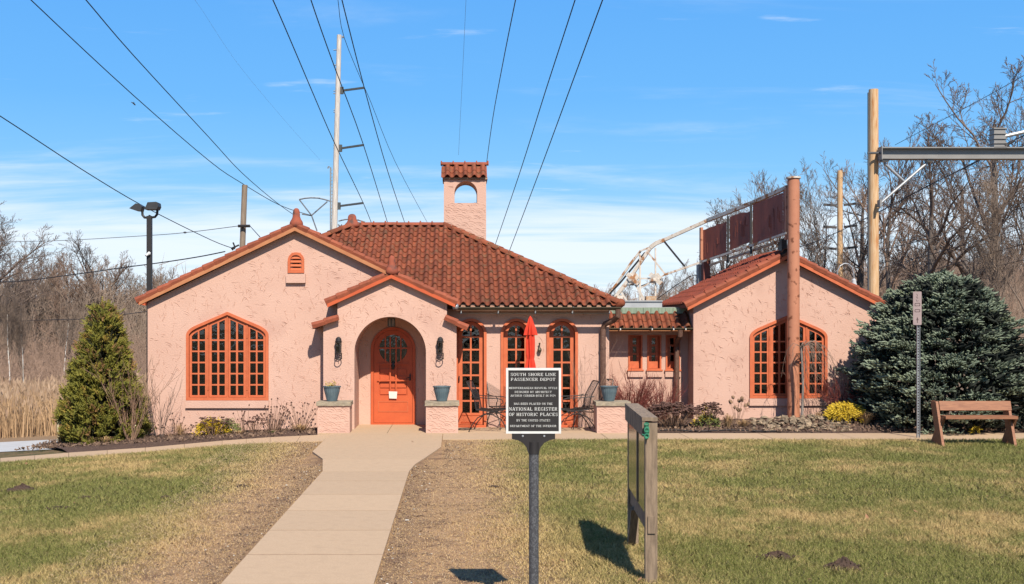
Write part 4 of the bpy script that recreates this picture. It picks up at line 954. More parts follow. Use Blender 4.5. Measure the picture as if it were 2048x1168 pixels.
# ------------------------------------------------------------------ timber notice board, seen edge on
bo = thing('timber_notice_board', (1.6, 10, 0), 'weathered timber notice board seen edge on in the lawn right of the black plaque', 'notice board')
def BP(u, v, z):  # u along the board (0 near .. 1.62 far), v across
    ang = math.atan2(.10, 1.6); return Vector((1.585+u*math.sin(ang)+v*math.cos(ang), 9.33+u*math.cos(ang)-v*math.sin(ang), z))
def bbox(mb, u0, u1, v0, v1, z0, z1):
    mb.add([BP(u, v, z) for z in (z0, z1) for u, v in ((u0, v0), (u0, v1), (u1, v1), (u1, v0))], [(0,3,2,1), (4,5,6,7), (0,1,5,4), (1,2,6,5), (2,3,7,6), (3,0,4,7)])
for u in (0, 1.58): mb = MB(); bbox(mb, u-.047, u+.047, -.048, .048, -.1, 1.30); obj('post', mb, WGRY, bo)
mb = MB(); bbox(mb, -.03, 1.61, -.072, -.0485, 1.19, 1.315); obj('top_rail', mb, WGRY, bo)
mb = MB(); bbox(mb, -.035, 1.62, -.074, .052, 1.3155, 1.345); obj('cap_board', mb, WGRY, bo)
mb = MB(); bbox(mb, -.06, 1.62, -.03, .03, .41, .55); obj('bottom_rail', mb, WGRY, bo)
mb = MB(); bbox(mb, .048, 1.53, -.046, -.036, .56, 1.185); obj('glazing', mb, mat('dark_glazing', (.07,.055,.045), (.05,.04,.033), rough=.12, scale=2, spec=.6), bo)
mb = MB(); bbox(mb, .048, 1.53, .0, .02, .551, 1.3); obj('back_board', mb, DARK, bo)
mb = MB(); bbox(mb, .62, .66, -.055, -.0465, .56, 1.18); obj('mullion', mb, WGRY, bo)
mb = MB(); mb.bar(BP(1.55, -.02, .0), BP(1.15, -.02, .42), .07, .04); obj('brace', mb, WGRY, bo)
gt = thing('green_plastic_fitting', BP(-.06, -.03, 1.15), 'green plastic fitting with round openings on the near post of the timber board', 'pipe fitting')
mb = MB(); c0 = BP(-.075, -.045, 1.30)
mb.tube([c0+Vector((0, 0, -.01)), c0+Vector((.005, 0, -.06)), c0+Vector((.0, 0, -.12))], [.019, .022, .016], 12); obj('body', mb, GREENP, gt)
for i, zz in enumerate((-.005, -.052, -.10)):
    mb = MB(); cc = c0+Vector((.0, -.02, zz)); mb.tube([cc+Vector((math.cos(a*.5236)*.017, -.004 if i else 0, math.sin(a*.5236)*(.017 if i else .008))) for a in range(12)], .0055, 6, closed=True); obj('collar', mb, GREENP, gt)
mb = MB(); mb.tube([c0+Vector((-.01, 0, -.1)), c0+Vector((.0, -.02, -.125))], [.012, .014], 8); mb.tube([c0+Vector((-.03, .0, -.09)), c0+Vector((-.015, -.02, -.095))], [.007, .006], 6); obj('spout', mb, GREENP, gt)
# ------------------------------------------------------------------ bench
be = thing('park_bench', (8.95, 19.9, 0), 'brown plank bench with A shaped ends on the lawn before the blue spruce', 'bench')
def plank(mb, a, b_, wdir, wid, th_dir, th):
    a, b_ = Vector(a), Vector(b_); wv = Vector(wdir)*wid/2; tv = Vector(th_dir)*th/2
    mb.add([p+wv*i+tv*j for p in (a, b_) for i, j in ((-1,-1), (1,-1), (1,1), (-1,1))], [(3,2,1,0), (4,5,6,7), (0,1,5,4), (1,2,6,5), (2,3,7,6), (3,0,4,7)])
for xx in (8.36, 9.60):
    mb = MB(); plank(mb, (xx, 19.80, -.03), (xx, 20.08, .755), (0, 1, 0), .22, (1, 0, 0), .045); obj('leg', mb, BENCH, be)
    mb = MB(); plank(mb, (xx+.046, 20.22, -.03), (xx+.046, 19.86, .49), (0, 1, 0), .20, (1, 0, 0), .045); obj('leg', mb, BENCH, be)
mb = MB(); plank(mb, (8.30+.09, 19.95, .68), (9.66-.03, 19.95, .68), (0, .3, .95), .165, (0, -.95, .3), .04); obj('backrest', mb, BENCH, be)
mb = MB(); plank(mb, (8.40, 19.83, .495), (9.64, 19.83, .495), (0, 1, 0), .26, (0, 0, 1), .05); obj('seat', mb, BENCH, be)
# ------------------------------------------------------------------ small road sign seen obliquely
sg = thing('street_sign', (8.5, 21.1, 0), 'narrow pinkish grey metal sign on a perforated steel post in front of the blue spruce', 'sign')
sx = P(1836.5, 800, 21.1).x; mb = MB(); zt = 2.62
mb.box(sx-.028, sx-.018, 21.08, 21.12, -.05, zt); mb.box(sx+.018, sx+.028, 21.08, 21.12, -.05, zt)
z = -.05
while z < zt: mb.box(sx-.0179, sx+.0179, 21.10, 21.106, z, z+.033); z += .05
obj('post', mb, GALV, sg)
mb = MB(); s0, s1 = P(1826, 650, 21.06), P(1843, 583, 21.06); rc = .02
def rrect(x0, x1, z0, z1, r, n_=4):
    o_ = []
    for cx, cz, a0 in ((x1-r, z0+r, -90), (x1-r, z1-r, 0), (x0+r, z1-r, 90), (x0+r, z0+r, 180)):
        for i in range(n_+1): a = R(a0+90*i/n_); o_.append((cx+r*math.cos(a), cz+r*math.sin(a)))
    return o_
mb.plate(rrect(s0.x, s1.x, s0.z, s1.z, rc), [], 21.055, 21.06); obj('sign_plate', mb, mat('faded_sign', (.40,.30,.28), (.36,.27,.25), rough=.4), sg)
mb = MB(); w_ = s1.x-s0.x; cxs = (s0.x+s1.x)/2; H = s1.z-s0.z
mb.plate([(cxs-.006, s0.z+.04), (cxs+.006, s0.z+.04), (cxs+.006, s0.z+.09), (cxs+.02, s0.z+.09), (cxs, s0.z+.15), (cxs-.02, s0.z+.09), (cxs-.006, s0.z+.09)], [], 21.052, 21.0545)
for f, hh in ((.42, .045), (.60, .05)): mb.plate(rrect(cxs-.048, cxs+.05, s0.z+H*f-.02, s0.z+H*f+hh-.015, .01), [rrect(cxs-.038, cxs+.04, s0.z+H*f-.012, s0.z+H*f+hh-.023, .006)], 21.052, 21.0545)
mb.tube([(cxs-.01, 21.054, s0.z+H*.93), (cxs+.0, 21.054, s0.z+H*.87), (cxs-.015, 21.054, s0.z+H*.83), (cxs+.01, 21.054, s0.z+H*.80)], .004, 4)
mb.tube([(cxs-.02, 21.054, s0.z+H*.76), (cxs-.01, 21.054, s0.z+H*.71), (cxs+.02, 21.054, s0.z+H*.73)], .004, 4)
tag(obj('sign_marks', mb, mat('sign_marks', (.10,.06,.06), rough=.6), sg), kind='stuff')
# ------------------------------------------------------------------ patio chairs, table, umbrella
def chair_proto():
    t = thing('patio_chair', (0, 0, 0), 'x', 'chair', 'black iron mesh patio chairs')
    def wiremesh(nm, f, nu, nv, r):
        mb = MB()
        for i in range(nu+1): mb.tube([f(i/nu, j/6) for j in range(7)], r, 3, cap=False)
        for j in range(nv+1): mb.tube([f(i/6, j/nv) for i in range(7)], r, 3, cap=False)
        return tag(obj(nm, mb, BLK, t, world=False), kind='stuff')
    hw = .27
    seat = lambda u, v: Vector(((u-.5)*2*hw, -.26+.52*v, .43-.03*math.sin(math.pi*v)+.0))
    back = lambda u, v: Vector(((u-.5)*2*hw*(1-.05*v), .27+.20*v-.05*math.sin(math.pi*v), .42+.55*v))
    wiremesh('seat_mesh', seat, 24, 20, .0014); wiremesh('back_mesh', back, 24, 24, .0014)
    mb = MB(); mb.tube([seat(0, 0), seat(1, 0), seat(1, .5), seat(1, 1), seat(0, 1), seat(0, .5)], .009, 6, closed=True); obj('seat_frame', mb, BLK, t, world=False)
    mb = MB(); mb.tube([back(0, 0), back(0, .5), back(0, .96), back(.06, 1.0), back(.94, 1.0), back(1, .96), back(1, .5), back(1, 0)], .010, 6); obj('back_frame', mb, BLK, t, world=False)
    for s in (-1, 1):
        x = s*(hw+.03); mb = MB()
        mb.tube([(x, .37, .68), (x, .1, .66), (x, -.15, .655), (x, -.24, .63), (x, -.26, .58), (x, -.2, .53), (x, -.18, .44)], .0085, 6); obj('arm', mb, BLK, t, world=False)
        mb = MB(); mb.tube([(x*.9, -.32, .0), (x*.9, -.30, .12), (x*.9, -.22, .25), (x*.9, -.05, .34), (x*.9, .08, .35), (x*.9, .24, .28), (x*.9, .36, .13), (x*.9, .42, .0)], .010, 6)
        mb.tube([(x*.9, -.12, .33), (x*.9, -.16, .41)], .008, 6); mb.tube([(x*.9, .1+.035*math.cos(a*.628), .39+.035*math.sin(a*.628)) for a in range(10)], .006, 5, closed=True)
        mb.tube([(x*.9, -.03+.035*math.cos(a*.628), .39+.035*math.sin(a*.628)) for a in range(10)], .006, 5, closed=True)
        obj('leg', mb, BLK, t, world=False)
    mb = MB(); mb.tube([(-hw, -.05, .34), (hw, -.05, .34)], .007, 5); mb.tube([(-hw, .2, .31), (hw, .2, .31)], .007, 5); obj('stretcher', mb, BLK, t, world=False)
    return t
ch = chair_proto(); G1 = 'black iron mesh patio chairs'
ch.location = (.72, 22.35, .018); ch.rotation_euler = (0, 0, R(78)); ch['label'] = 'black mesh chair facing right in front of the leftmost glass door'
dup(ch, (1.02, 22.88, .018), R(20), 'black mesh chair facing the lawn by the wall, left of the black plaque')
dup(ch, (2.28, 22.45, .018), R(-84), 'black iron mesh chair facing left at the right edge of the black plaque')
dup(ch, (2.72, 22.85, .018), R(-30), 'black mesh chair by the wall behind the right end pillar')
tb = thing('patio_table', (1.5, 22.45, .018), 'round black iron patio table mostly behind the black plaque, umbrella through its middle', 'table')
mb = MB()
for r_ in (.5, .35, .2, .06): mb.tube([(1.5+r_*math.cos(a*.2618), 22.45+r_*math.sin(a*.2618), .70) for a in range(24)], .01, 5, closed=True)
for k in range(24): a = k*.2618; mb.tube([(1.5+.06*math.cos(a), 22.45+.06*math.sin(a), .7), (1.5+.5*math.cos(a), 22.45+.5*math.sin(a), .7)], .004, 4)
obj('table_top', mb, BLK, tb)
for k in range(4):
    a = k*1.5708+.78; mb = MB(); mb.tube([(1.5+.4*math.cos(a), 22.45+.4*math.sin(a), .70), (1.5+.3*math.cos(a), 22.45+.3*math.sin(a), .35), (1.5+.42*math.cos(a), 22.45+.42*math.sin(a), .02)], .011, 6); obj('leg', mb, BLK, tb)
ub = thing('patio_umbrella', (1.46, 22.45, .02), 'closed bright red patio umbrella standing behind the black plaque', 'umbrella')
mb = MB(); mb.tube([(1.46, 22.45, .02), (1.46, 22.45, 2.2)], .019, 10); obj('pole', mb, WPOL, ub)
mb = MB(); mb.lathe([(0, .2), (.03, .2), (.06, .05), (.3, .04), (.31, 0)], (1.46, 22.45, .02), 20); obj('base', mb, BLK, ub)
def folded(prof, nf, seed, amp):
    rr = random.Random(seed); mb = MB(); n_ = nf*4; ph = [rr.uniform(.6, 1.3) for _ in range(nf)]; vs = []
    for z, r, k in prof:
        for i in range(n_):
            a = 2*math.pi*i/n_; q = r*(1+amp*k*math.cos(nf*a)*ph[int(i/4) % nf]); vs.append((1.46+q*math.cos(a+.1*math.sin(z*9)), 22.45+q*math.sin(a+.1*math.sin(z*9)), z-(.03*k*ph[int(i/4) % nf] if k > .9 else 0)))
    m = n_; mb.add(vs, [(j*m+i, j*m+(i+1) % m, (j+1)*m+(i+1) % m, (j+1)*m+i) for j in range(len(prof)-1) for i in range(m)]+[tuple(range(m))]); return mb
obj('canopy', folded([(2.21, .03, .2), (2.1, .05, .4), (1.95, .070, .6), (1.75, .078, .8), (1.5, .076, .8), (1.42, .068, .6), (1.3, .085, .9), (1.1, .11, 1), (.95, .12, 1)], 7, 1, .32), RED, ub)
obj('valance', folded([(2.22, .035, .1), (2.12, .058, .4), (2.0, .085, .8), (1.92, .10, 1)], 7, 2, .36), RED, ub)
mb = MB(); mb.lathe([(0, .02), (.02, .03), (.05, .012), (.06, 0)], (1.46, 22.45, 2.2), 10); obj('finial', mb, RED, ub)
mb = MB(); c_ = P(928, 861, 22.6)
mb.tube([(c_.x-.18, 22.55, .03), (c_.x-.12, 22.5, .035), (c_.x, 22.5, .03), (c_.x+.12, 22.55, .035), (c_.x+.16, 22.6, .06), (c_.x+.1, 22.66, .05), (c_.x-.05, 22.66, .045), (c_.x-.14, 22.6, .03)], .01, 6)
tag(obj('garden_hose', mb, BLK), 'short black hose lying on the patio at the foot of the leftmost glass door', 'hose')
# ------------------------------------------------------------------ neon sign frame on the roof of the right wing
sf = thing('rooftop_sign_frame', (7.1, 24.15, 0), 'rusted white steel sign frame with rust red sheet panels held by a tall salmon pipe', 'sign frame')
PY_ = 24.13; pxx = P(1587, 600, PY_).x
mb = MB(); mb.tube([(pxx, PY_, -.1), (pxx, PY_, 5.17)], .124, 28); obj('pipe', mb, PIPE, sf)
mb = MB(); mb.lathe([(0, .128), (.0, .15), (.035, .15), (.04, .12), (.05, 0)], (pxx, PY_, 5.15), 24); obj('pipe_cap', mb, RUST, sf)
mb = MB(); a = P(1577, 380, PY_+.1); mb.box(a.x-.06, a.x, PY_+.05, PY_+.2, P(0, 478, PY_).z, P(0, 374, PY_).z); obj('mounting_plate', mb, PIPE, sf)
def SFY(px): return 24.2+(1575-px)/(1575-1405)*3.3 if px > 1405 else 27.5+(1405-px)*.004
def Q(px, py, dy=0): return P(px, py, SFY(px)+dy)
def sheet(px0, yt0, yb0, px1, yt1, yb1, nm='sign_panel', jag=0):
    mb = MB(); n_ = 6; rr = random.Random(int(px0)); xs_ = [px0+(px1-px0)*i/n_ for i in range(n_+1)]
    f = []; 
    for i, x in enumerate(xs_):
        t = i/n_; tj = rr.uniform(-jag, jag); f.append((Q(x, yt0+(yt1-yt0)*t+tj), Q(x, yb0+(yb1-yb0)*t+rr.uniform(-1, 1))))
    vs = []
    for a_, b_ in f: vs += [a_, b_, a_+Vector((.0, .012, 0)), b_+Vector((.0, .012, 0))]
    fs = []
    for i in range(n_): j = 4*i; fs += [(j, j+1, j+5, j+4), (j+2, j+6, j+7, j+3), (j, j+4, j+6, j+2), (j+1, j+3, j+7, j+5)]
    fs += [(0, 2, 3, 1), (4*n_, 4*n_+1, 4*n_+3, 4*n_+2)]
    mb.add(vs, fs)
    # raised seams and patches
    for k in range(7):
        t = rr.uniform(.08, .92); x = px0+(px1-px0)*t; yt = yt0+(yt1-yt0)*t; yb = yb0+(yb1-yb0)*t; a_ = rr.uniform(.1, .6); b_ = min(.95, a_+rr.uniform(.2, .5))
        mb.bar(Q(x, yt+(yb-yt)*a_, -.006), Q(x, yt+(yb-yt)*b_, -.006), .012, .006)
        if k % 2: mb.bar(Q(x, yt+(yb-yt)*b_, -.006), Q(x+5, yt+(yb-yt)*b_-2, -.006), .012, .006)
    obj(nm, mb, PANR, sf)
sheet(1403, 461, 523, 1453, 443, 507, jag=1.5); sheet(1460, 433, 500, 1501, 423, 484, jag=2.5); sheet(1506, 409, 491, 1566, 385, 467)
sheet(1566.5, 384, 467, 1574, 378, 466)
def sbar(pts, w_=.06, nm='strut', dy=0, m_=RUST, h_=None):
    for a_, b_ in zip(pts[:-1], pts[1:]):
        mb = MB(); mb.bar(Q(*a_, dy), Q(*b_, dy), w_*.78, (h_ or w_)*.78); obj(nm, mb, m_, sf)
sbar([(1576, 374), (1506, 405), (1415, 441), (1328, 480)], .10, 'top_chord', .10)
sbar([(1574, 466), (1500, 492), (1400, 525), (1331, 549)], .06, 'bottom_chord', -.04); sbar([(1570, 478), (1500, 503), (1420, 530)], .06, 'bottom_chord', .25)
sbar([(1328, 480), (1311, 487), (1301, 495)], .12, 'gusset'); sbar([(1301, 494), (1281, 502)], .05, dy=.3); sbar([(1281, 502), (1262, 526), (1219, 588)], .07, 'end_strut', .35)
sbar([(1302, 494), (1266, 547), (1231, 594)], .10, 'end_strut'); sbar([(1290, 505), (1240, 566), (1219, 588)], .05, m_=BLK, dy=.02)
sbar([(1326, 480), (1371, 535)], .055, m_=BLK); sbar([(1297, 506), (1330, 548)], .05); sbar([(1311, 496), (1311, 603)], .045); sbar([(1280, 508), (1280, 605)], .055)
sbar([(1272, 570), (1291, 605)], .07); sbar([(1253, 570), (1232, 594)], .06); sbar([(1243, 585), (1255, 604)], .05); sbar([(1252, 570), (1273, 570)], .03, m_=BLK); sbar([(1281, 557), (1302, 557)], .05)
sbar([(1281, 576), (1302, 564), (1331, 549)], .04); sbar([(1331, 549), (1371, 535)], .06); sbar([(1282, 572), (1300, 565)], .03, m_=BLK)
for (a_, b_) in ((1266, 556), (1311, 556)):
    mb = MB(); c_ = Q(a_, b_); rr = random.Random(a_)
    mb.ico(c_, .12, .08, .13, rr, .35, 2); mb.bar(Q(a_-11, b_-8), Q(a_+12, b_+12), .14, .10); mb.bar(Q(a_-10, b_+8), Q(a_+9, b_-5), .08, .16); obj('rusted_joint', mb, RUST, sf)
mb = MB(); c_ = Q(1301, 598); mb.box(c_.x-.12, c_.x+.12, c_.y-.1, c_.y+.1, c_.z-.07, c_.z+.07); obj('foot_box', mb, mat('rust_orange', (.45,.22,.09), (.55,.42,.3), rough=.9, scale=14), sf)
mb = MB(); c_ = Q(1238, 596); mb.box(c_.x-.08, c_.x+.08, c_.y-.1, c_.y+.1, c_.z-.06, c_.z+.06); obj('foot_box', mb, RUST, sf)
for px, y0, y1 in ((1456, 432, 526), (1502, 405, 508)): sbar([(px, y0), (px, y1)], .055, 'upright', -.02, BLK)
mb = MB(); a_ = Q(1403, 455); mb.box(a_.x-.03, a_.x+.03, a_.y-.05, a_.y+.1, Q(0+1403, 520).z, a_.z); obj('upright', mb, PIPE, sf)
mb = MB(); c_ = P(1402, 540, 27.8); mb.box(c_.x-.07, c_.x+.08, 27.75, 28.0, P(0, 575, 27.8).z-.4, P(0, 529, 27.8).z); obj('support_box', mb, mat('grey_box', (.45,.42,.38), rough=.7), sf)
mb = MB(); c_ = P(1413, 540, 27.6); mb.box(c_.x-.09, c_.x+.07, 27.5, 27.74, P(0, 575, 27.6).z-.3, P(0, 520, 27.6).z); obj('support_box', mb, PANR, sf)
mb = MB(); c_ = P(1570, 500, 24.5); mb.box(c_.x-.06, c_.x+.06, 24.55, 24.8, 3.45, P(0, 478, 24.5).z); obj('upright', mb, BLK, sf)
# ------------------------------------------------------------------ poles, lamps, beam
def pole(name, px0, py0, px1, py1, Y, r0, r1, m_, label, cat='utility pole'):
    a = P(px0, py0, Y); b_ = P(px1, py1, Y); d = (b_-a); gz_ = gzf(b_.x, Y)-.3; b2 = a+d*((a.z-gz_)/(a.z-b_.z))
    t = thing(name, (b2.x, Y, gz_+.3), label, cat)
    mb = MB(); n_ = 8; mb.tube([a.lerp(b2, i/n_) for i in range(n_+1)], [r0+(r1-r0)*i/n_ for i in range(n_+1)], 16); obj('shaft', mb, m_, t)
    return t
Yp = 62
pl = pole('utility_pole', 678.5, 70, 668.5, 465, Yp, 4.6*Yp/F, 7.0*Yp/F, WPAL, 'tall pale grey wooden pole with three stub arms rising behind the roof ridge')
for (x0, y0, x1, y1) in ((686, 181, 728, 175.5), (683, 296.5, 727, 290), (680, 412, 726, 406)):
    mb = MB(); mb.bar(P(x0, y0, Yp), P(x1, y1, Yp-1), .10, .10); mb.tube([P(x0-2, y0-7, Yp), P(x0-2, y0+7, Yp)], .1, 6); obj('arm', mb, mat('arm_dark', (.10,.11,.11), rough=.6), pl)
mb = MB(); mb.tube([P(684, 74, Yp), P(687.5, 74, Yp)], .06, 6)
for y in (182, 187, 220, 224, 290, 296, 100, 130): mb.tube([P(667+(y-70)*-.0, y, Yp), P(676, y, Yp)], .03, 5)
mb.tube([P(655.5, 337, Yp), P(657.5, 333, Yp), P(661, 335, Yp), P(661, 465, Yp)], .045, 5)
for i in range(16): mb.tube([P(661, 340+i*7, Yp), P(664.5, 340+i*7, Yp)], .03, 4)
tag(obj('pole_hardware', mb, mat('hw_grey', (.3,.32,.33), rough=.6), pl), kind='stuff')
for lab, pts in (('bent wire bracket with a V shaped brace left of the tall pale pole', [[(598, 399), (610, 396.5), (622, 395.5), (636, 396), (648, 398.5), (660, 402)], [(599, 400), (623, 431)], [(655, 403), (623, 431)], [(623, 431), (634, 462)], [(604, 428), (623, 431)]]),
                 ('short curved wire bracket right of the tall pale pole behind the left roof finial', [[(677, 442), (690, 439), (703, 438.5), (716, 440), (730, 444)], [(676, 449), (684, 457)], [(678, 456), (684, 449)]])):
    mb = MB()
    for q in pts: mb.tube([P(a, b_, 48) for a, b_ in q], .03, 5)
    tag(obj('catenary_bracket', mb, mat('bracket_grey', (.2,.21,.22), rough=.6)), lab, 'wire bracket', 'curved brackets of the overhead line')
pl2 = pole('utility_pole', 489.5, 370, 485, 490, 40, 5.6*40/F, 6.6*40/F, WOLD, 'short weathered brown pole rising behind the left gable roof')
mb = MB(); mb.tube([P(476, 452, 39.8), P(500, 452, 39.8)], .05, 6); obj('insulator', mb, BLK, pl2); mb = MB(); mb.tube([P(462, 497, 39.8), P(478, 490, 39.8)], .03, 5); mb.tube([P(466, 485, 39.8), P(470, 495, 39.8), P(464, 500, 39.8)], .03, 5); obj('insulator', mb, BLK, pl2)
pl3 = pole('timber_pole', 1747, 179, 1747, 590, 30, 9.2*30/F, 11.2*30/F, WPOL, 'thick fresh orange brown timber pole carrying the grey steel beam at right')
mb = MB(); mb.box(P(1736, 0, 29.7).x, P(1737.5, 0, 29.7).x, 29.68, 29.74, P(0, 590, 29.7).z, P(0, 185, 29.7).z); mb.tube([P(1735, 306, 29.7), P(1760, 306, 29.7)], .03, 6); obj('conduit', mb, mat('cond', (.12,.12,.12), rough=.6), pl3)
bm_ = thing('steel_beam', P(1900, 308, 29.7), 'long grey steel I beam running right from the thick timber pole', 'beam')
bx0 = P(1761, 0, 29.7).x; bx1 = P(2220, 0, 29.7).x; zt_ = P(0, 295.5, 29.7).z; zb_ = P(0, 319, 29.7).z
mb = MB(); mb.box(bx0, bx1, 29.55, 29.85, zt_-.03, zt_); mb.box(bx0, bx1, 29.55, 29.85, zb_, zb_+.025); mb.box(bx0, bx1, 29.69, 29.71, zb_+.025, zt_-.03); mb.box(bx0-.02, bx0, 29.55, 29.85, zb_-.02, zt_+.02); obj('beam', mb, STEEL, bm_)
for a_, b_ in (((1858, 322), (1758, 409)), ((1768, 326), (1808, 363))): mb = MB(); mb.tube([P(*a_, 29.7), P(*b_, 29.7)], .038, 8); obj('brace', mb, GALV, bm_)
mb = MB(); mb.box(P(1852, 0, 29.7).x, P(1864, 0, 29.7).x, 29.6, 29.8, zb_-.06, zb_-.001); mb.box(P(1762, 0, 29.7).x, P(1776, 0, 29.7).x, 29.6, 29.8, zb_-.06, zb_-.001); mb.box(P(1757, 0, 29.7).x, P(1761, 0, 29.7).x, 29.6, 29.8, P(0, 414, 29.7).z, P(0, 400, 29.7).z); obj('clamp', mb, STEEL, bm_)
mb = MB(); xa, xb = P(1984, 0, 29.7).x, P(2007, 0, 29.7).x; mb.box(xa, xb, 29.58, 29.84, zt_, P(0, 258, 29.7).z)
for yy in (258, 268, 278, 287, 295): mb.box(xa-.02, xb+.02, 29.55, 29.86, P(0, yy, 29.7).z-.02, P(0, yy, 29.7).z+.01)
obj('junction_box', mb, STEEL, bm_)
mb = MB(); mb.tube([P(2008, 273, 29.7), P(2110, 250, 29.7)], .05, 8); obj('pipe', mb, GALV, bm_)
mb = MB(); mb.ico(P(2013, 292, 29.6), .07, .05, .09, random.Random(1), .3); mb.tube([P(2014, 290, 29.6), P(2030, 281, 29.6)], .03, 6); obj('pulley', mb, BLK, bm_)
pl4 = pole('utility_pole', 1680, 341, 1680, 560, 60, 5.2*60/F, 6.2*60/F, WPOL, 'farther thin brown pole with three pairs of short crossarms behind the right roof')
for y in (408, 452, 495):
    for a_, b_ in (((1647, y+1), (1673, y+3)), ((1688, y+2), (1714, y-1))): mb = MB(); mb.bar(P(*a_, 59.8), P(*b_, 59.8), .1, .12); obj('crossarm', mb, mat('arm_d2', (.09,.08,.075), rough=.7), pl4)
gl = thing('gooseneck_lamp', P(1674, 560, 26), 'grey gooseneck lamp with enamel shade standing behind the right roof slope', 'lamp')
mb = MB(); q = [P(a_, b_, 26) for a_, b_ in ((1674, 600), (1674, 552), (1675.5, 541), (1680, 532), (1688, 527), (1697, 528), (1704, 535), (1707, 547), (1708, 557))]; mb.tube(q, .016, 8); obj('arm', mb, GALV, gl)
mb = MB(); c_ = P(1708, 574, 26); mb.lathe([(0, .085), (.02, .08), (.07, .055), (.1, .05), (.16, .045), (.19, .02), (.2, 0)], c_, 16); obj('shade', mb, mat('enamel', (.55,.56,.56), rough=.35), gl)
# floodlight pole
fy = 30; fl = thing('floodlight_pole', (P(299, 0, fy).x, fy, -.5), 'black pole with two floodlights and a white camera behind the left roof end', 'light pole')
mb = MB(); x = P(299, 0, fy).x; zt_ = P(0, 432, fy).z; mb.box(x-.062, x+.062, fy-.062, fy+.062, -.6, zt_); mb.box(x-.005, x+.03, fy-.075, fy-.0625, 0, zt_-1.4); obj('shaft', mb, BLK, fl)
mb = MB(); mb.tube([(x, fy, zt_), P(299.5, 430, fy)], .03, 8); mb.tube([P(284.5, 421, fy), P(285, 430, fy), P(289, 435, fy), P(299, 435.5, fy), P(310, 434, fy), P(314, 429, fy), P(315, 419, fy)], .033, 8); obj('fork', mb, BLK, fl)
def lampbox(pts, y0, y1, nm='floodlight'):
    mb = MB(); v = [((a-CXP)*fy/F, CAMZ+(HZP-b_)*fy/F) for a, b_ in pts]; mb.plate(v, [], y0, y1); obj(nm, mb, mat('flood_black', (.05,.05,.05), rough=.5), fl)
lampbox([(262, 418), (274, 422), (285, 423), (287.5, 414), (282, 409), (275, 408)], fy-.18, fy+.12); lampbox([(293, 420), (317, 420), (320, 414), (319, 406.5), (316, 405), (299, 406)], fy-.2, fy+.14)
mb = MB(); c_ = P(298, 507, fy-.1); mb.ico(c_, .05, .06, .055); mb.tube([c_, c_+Vector((-.07, -.06, -.06))], [.035, .03], 10); obj('camera_housing', mb, WHITE, fl)
bl = MB(); c_ = G(126, 891); c_.y = 23.4; bl.lathe([(0, .07), (.5, .07), (.60, .065), (.64, .04), (.65, 0)], (P(121, 0, 23.4).x, 23.4, gzf(-8, 23.4)-.02), 16); tag(obj('bollard', bl, CREAM), 'cream bollard half hidden at the left edge of the conical evergreen', 'bollard')
# ------------------------------------------------------------------ overhead lines
WIRE = mat('wire_black', (.02,.02,.022), rough=.6)
def wire(pts, y0, y1, r, label, grp='overhead power lines', m_=WIRE):
    ln = [0]
    for a_, b_ in zip(pts[:-1], pts[1:]): ln.append(ln[-1]+math.hypot(a_[0]-b_[0], a_[1]-b_[1]))
    v = []
    for p, l_ in zip(pts, ln): t = l_/ln[-1]; Y = 1/((1-t)/y0+t/y1); v.append(P(p[0], p[1], Y))
    # smooth with Catmull-Rom
    sm = []
    for i in range(len(v)-1):
        p0, p1, p2, p3 = v[max(i-1, 0)], v[i], v[i+1], v[min(i+2, len(v)-1)]
        for k in range(4): t = k/4; sm.append(.5*((2*p1)+(p2-p0)*t+(2*p0-5*p1+4*p2-p3)*t*t+(3*p1-p0-3*p2+p3)*t**3))
    sm.append(v[-1]); mb = MB(); mb.tube(sm, r, 5); tag(obj('power_line', mb, m_), label, 'power line', grp)
wire([(-60, -122), (62, 0), (267, 191), (420, 323), (483, 366), (561, 411), (623, 431)], 22, 48, .013, 'black line from the top left corner to the V shaped bracket')
wire([(60, -130), (172, 0), (267, 111), (420, 277), (483, 345), (553, 405), (600, 438)], 22, 55, .014, 'second black line from the top left, ending at the left gable finial')
wire([(-120, 160), (0, 232), (164, 339), (288, 413), (420, 479), (470, 498)], 24, 40, .013, 'lowest black line from the left edge, passing the floodlights')
wire([(-80, 483), (95, 482), (280, 472), (372, 465), (476, 452)], 60, 40, .013, 'thin pale line from the left edge to the short brown pole', m_=mat('wire_grey', (.2,.2,.2), rough=.6))
mb = MB(); c_ = P(370, 465, 44); mb.ico(c_, .08, .04, .04); tag(obj('line_splice', mb, BLK), 'small black splice box on the thin line left of the short brown pole', 'splice box')
wire([(500, 452), (520, 474)], 40, 30, .012, 'short guy line running down right from the short brown pole')
wire([(-60, 566), (40, 562), (140, 550), (240, 536), (330, 524), (400, 513), (450, 503)], 45, 32, .017, 'black line sagging across the bare trees towards the left gable slope')
wire([(-60, 645), (0, 643), (90, 640), (180, 637), (300, 622)], 45, 30, .010, 'lowest thin line crossing the bare trees behind the conical evergreen')
wire([(500, -100), (546, 0), (585, 90), (627, 189), (670, 288), (727, 407), (750, 465)], 30, 66, .018, 'black line from the top edge to the lowest arm of the tall pale pole')
wire([(592, -100), (622, 0), (668, 131), (727, 290), (782, 468)], 30, 66, .018, 'black line from the top edge to the middle arm of the tall pale pole')
wire([(660, -100), (684, 0), (729, 177), (775, 341), (815, 462)], 30, 66, .018, 'black line from the top edge to the highest arm of the tall pale pole')
wire([(668, -60), (676, 0), (688, 74), (729, 175), (742, 205), (791, 325), (860, 455)], 40, 75, .012, 'thin line from the tip of the tall pale pole to the roof ridge')
wire([(1052, -100), (1031, 0), (1005, 130), (985, 240), (972, 335)], 30, 66, .017, 'leftmost of the three black lines above the bell tower')
wire([(1180, -100), (1150, 0), (1090, 185), (1038, 350), (980, 520)], 28, 66, .017, 'middle of the three black lines right of the bell tower')
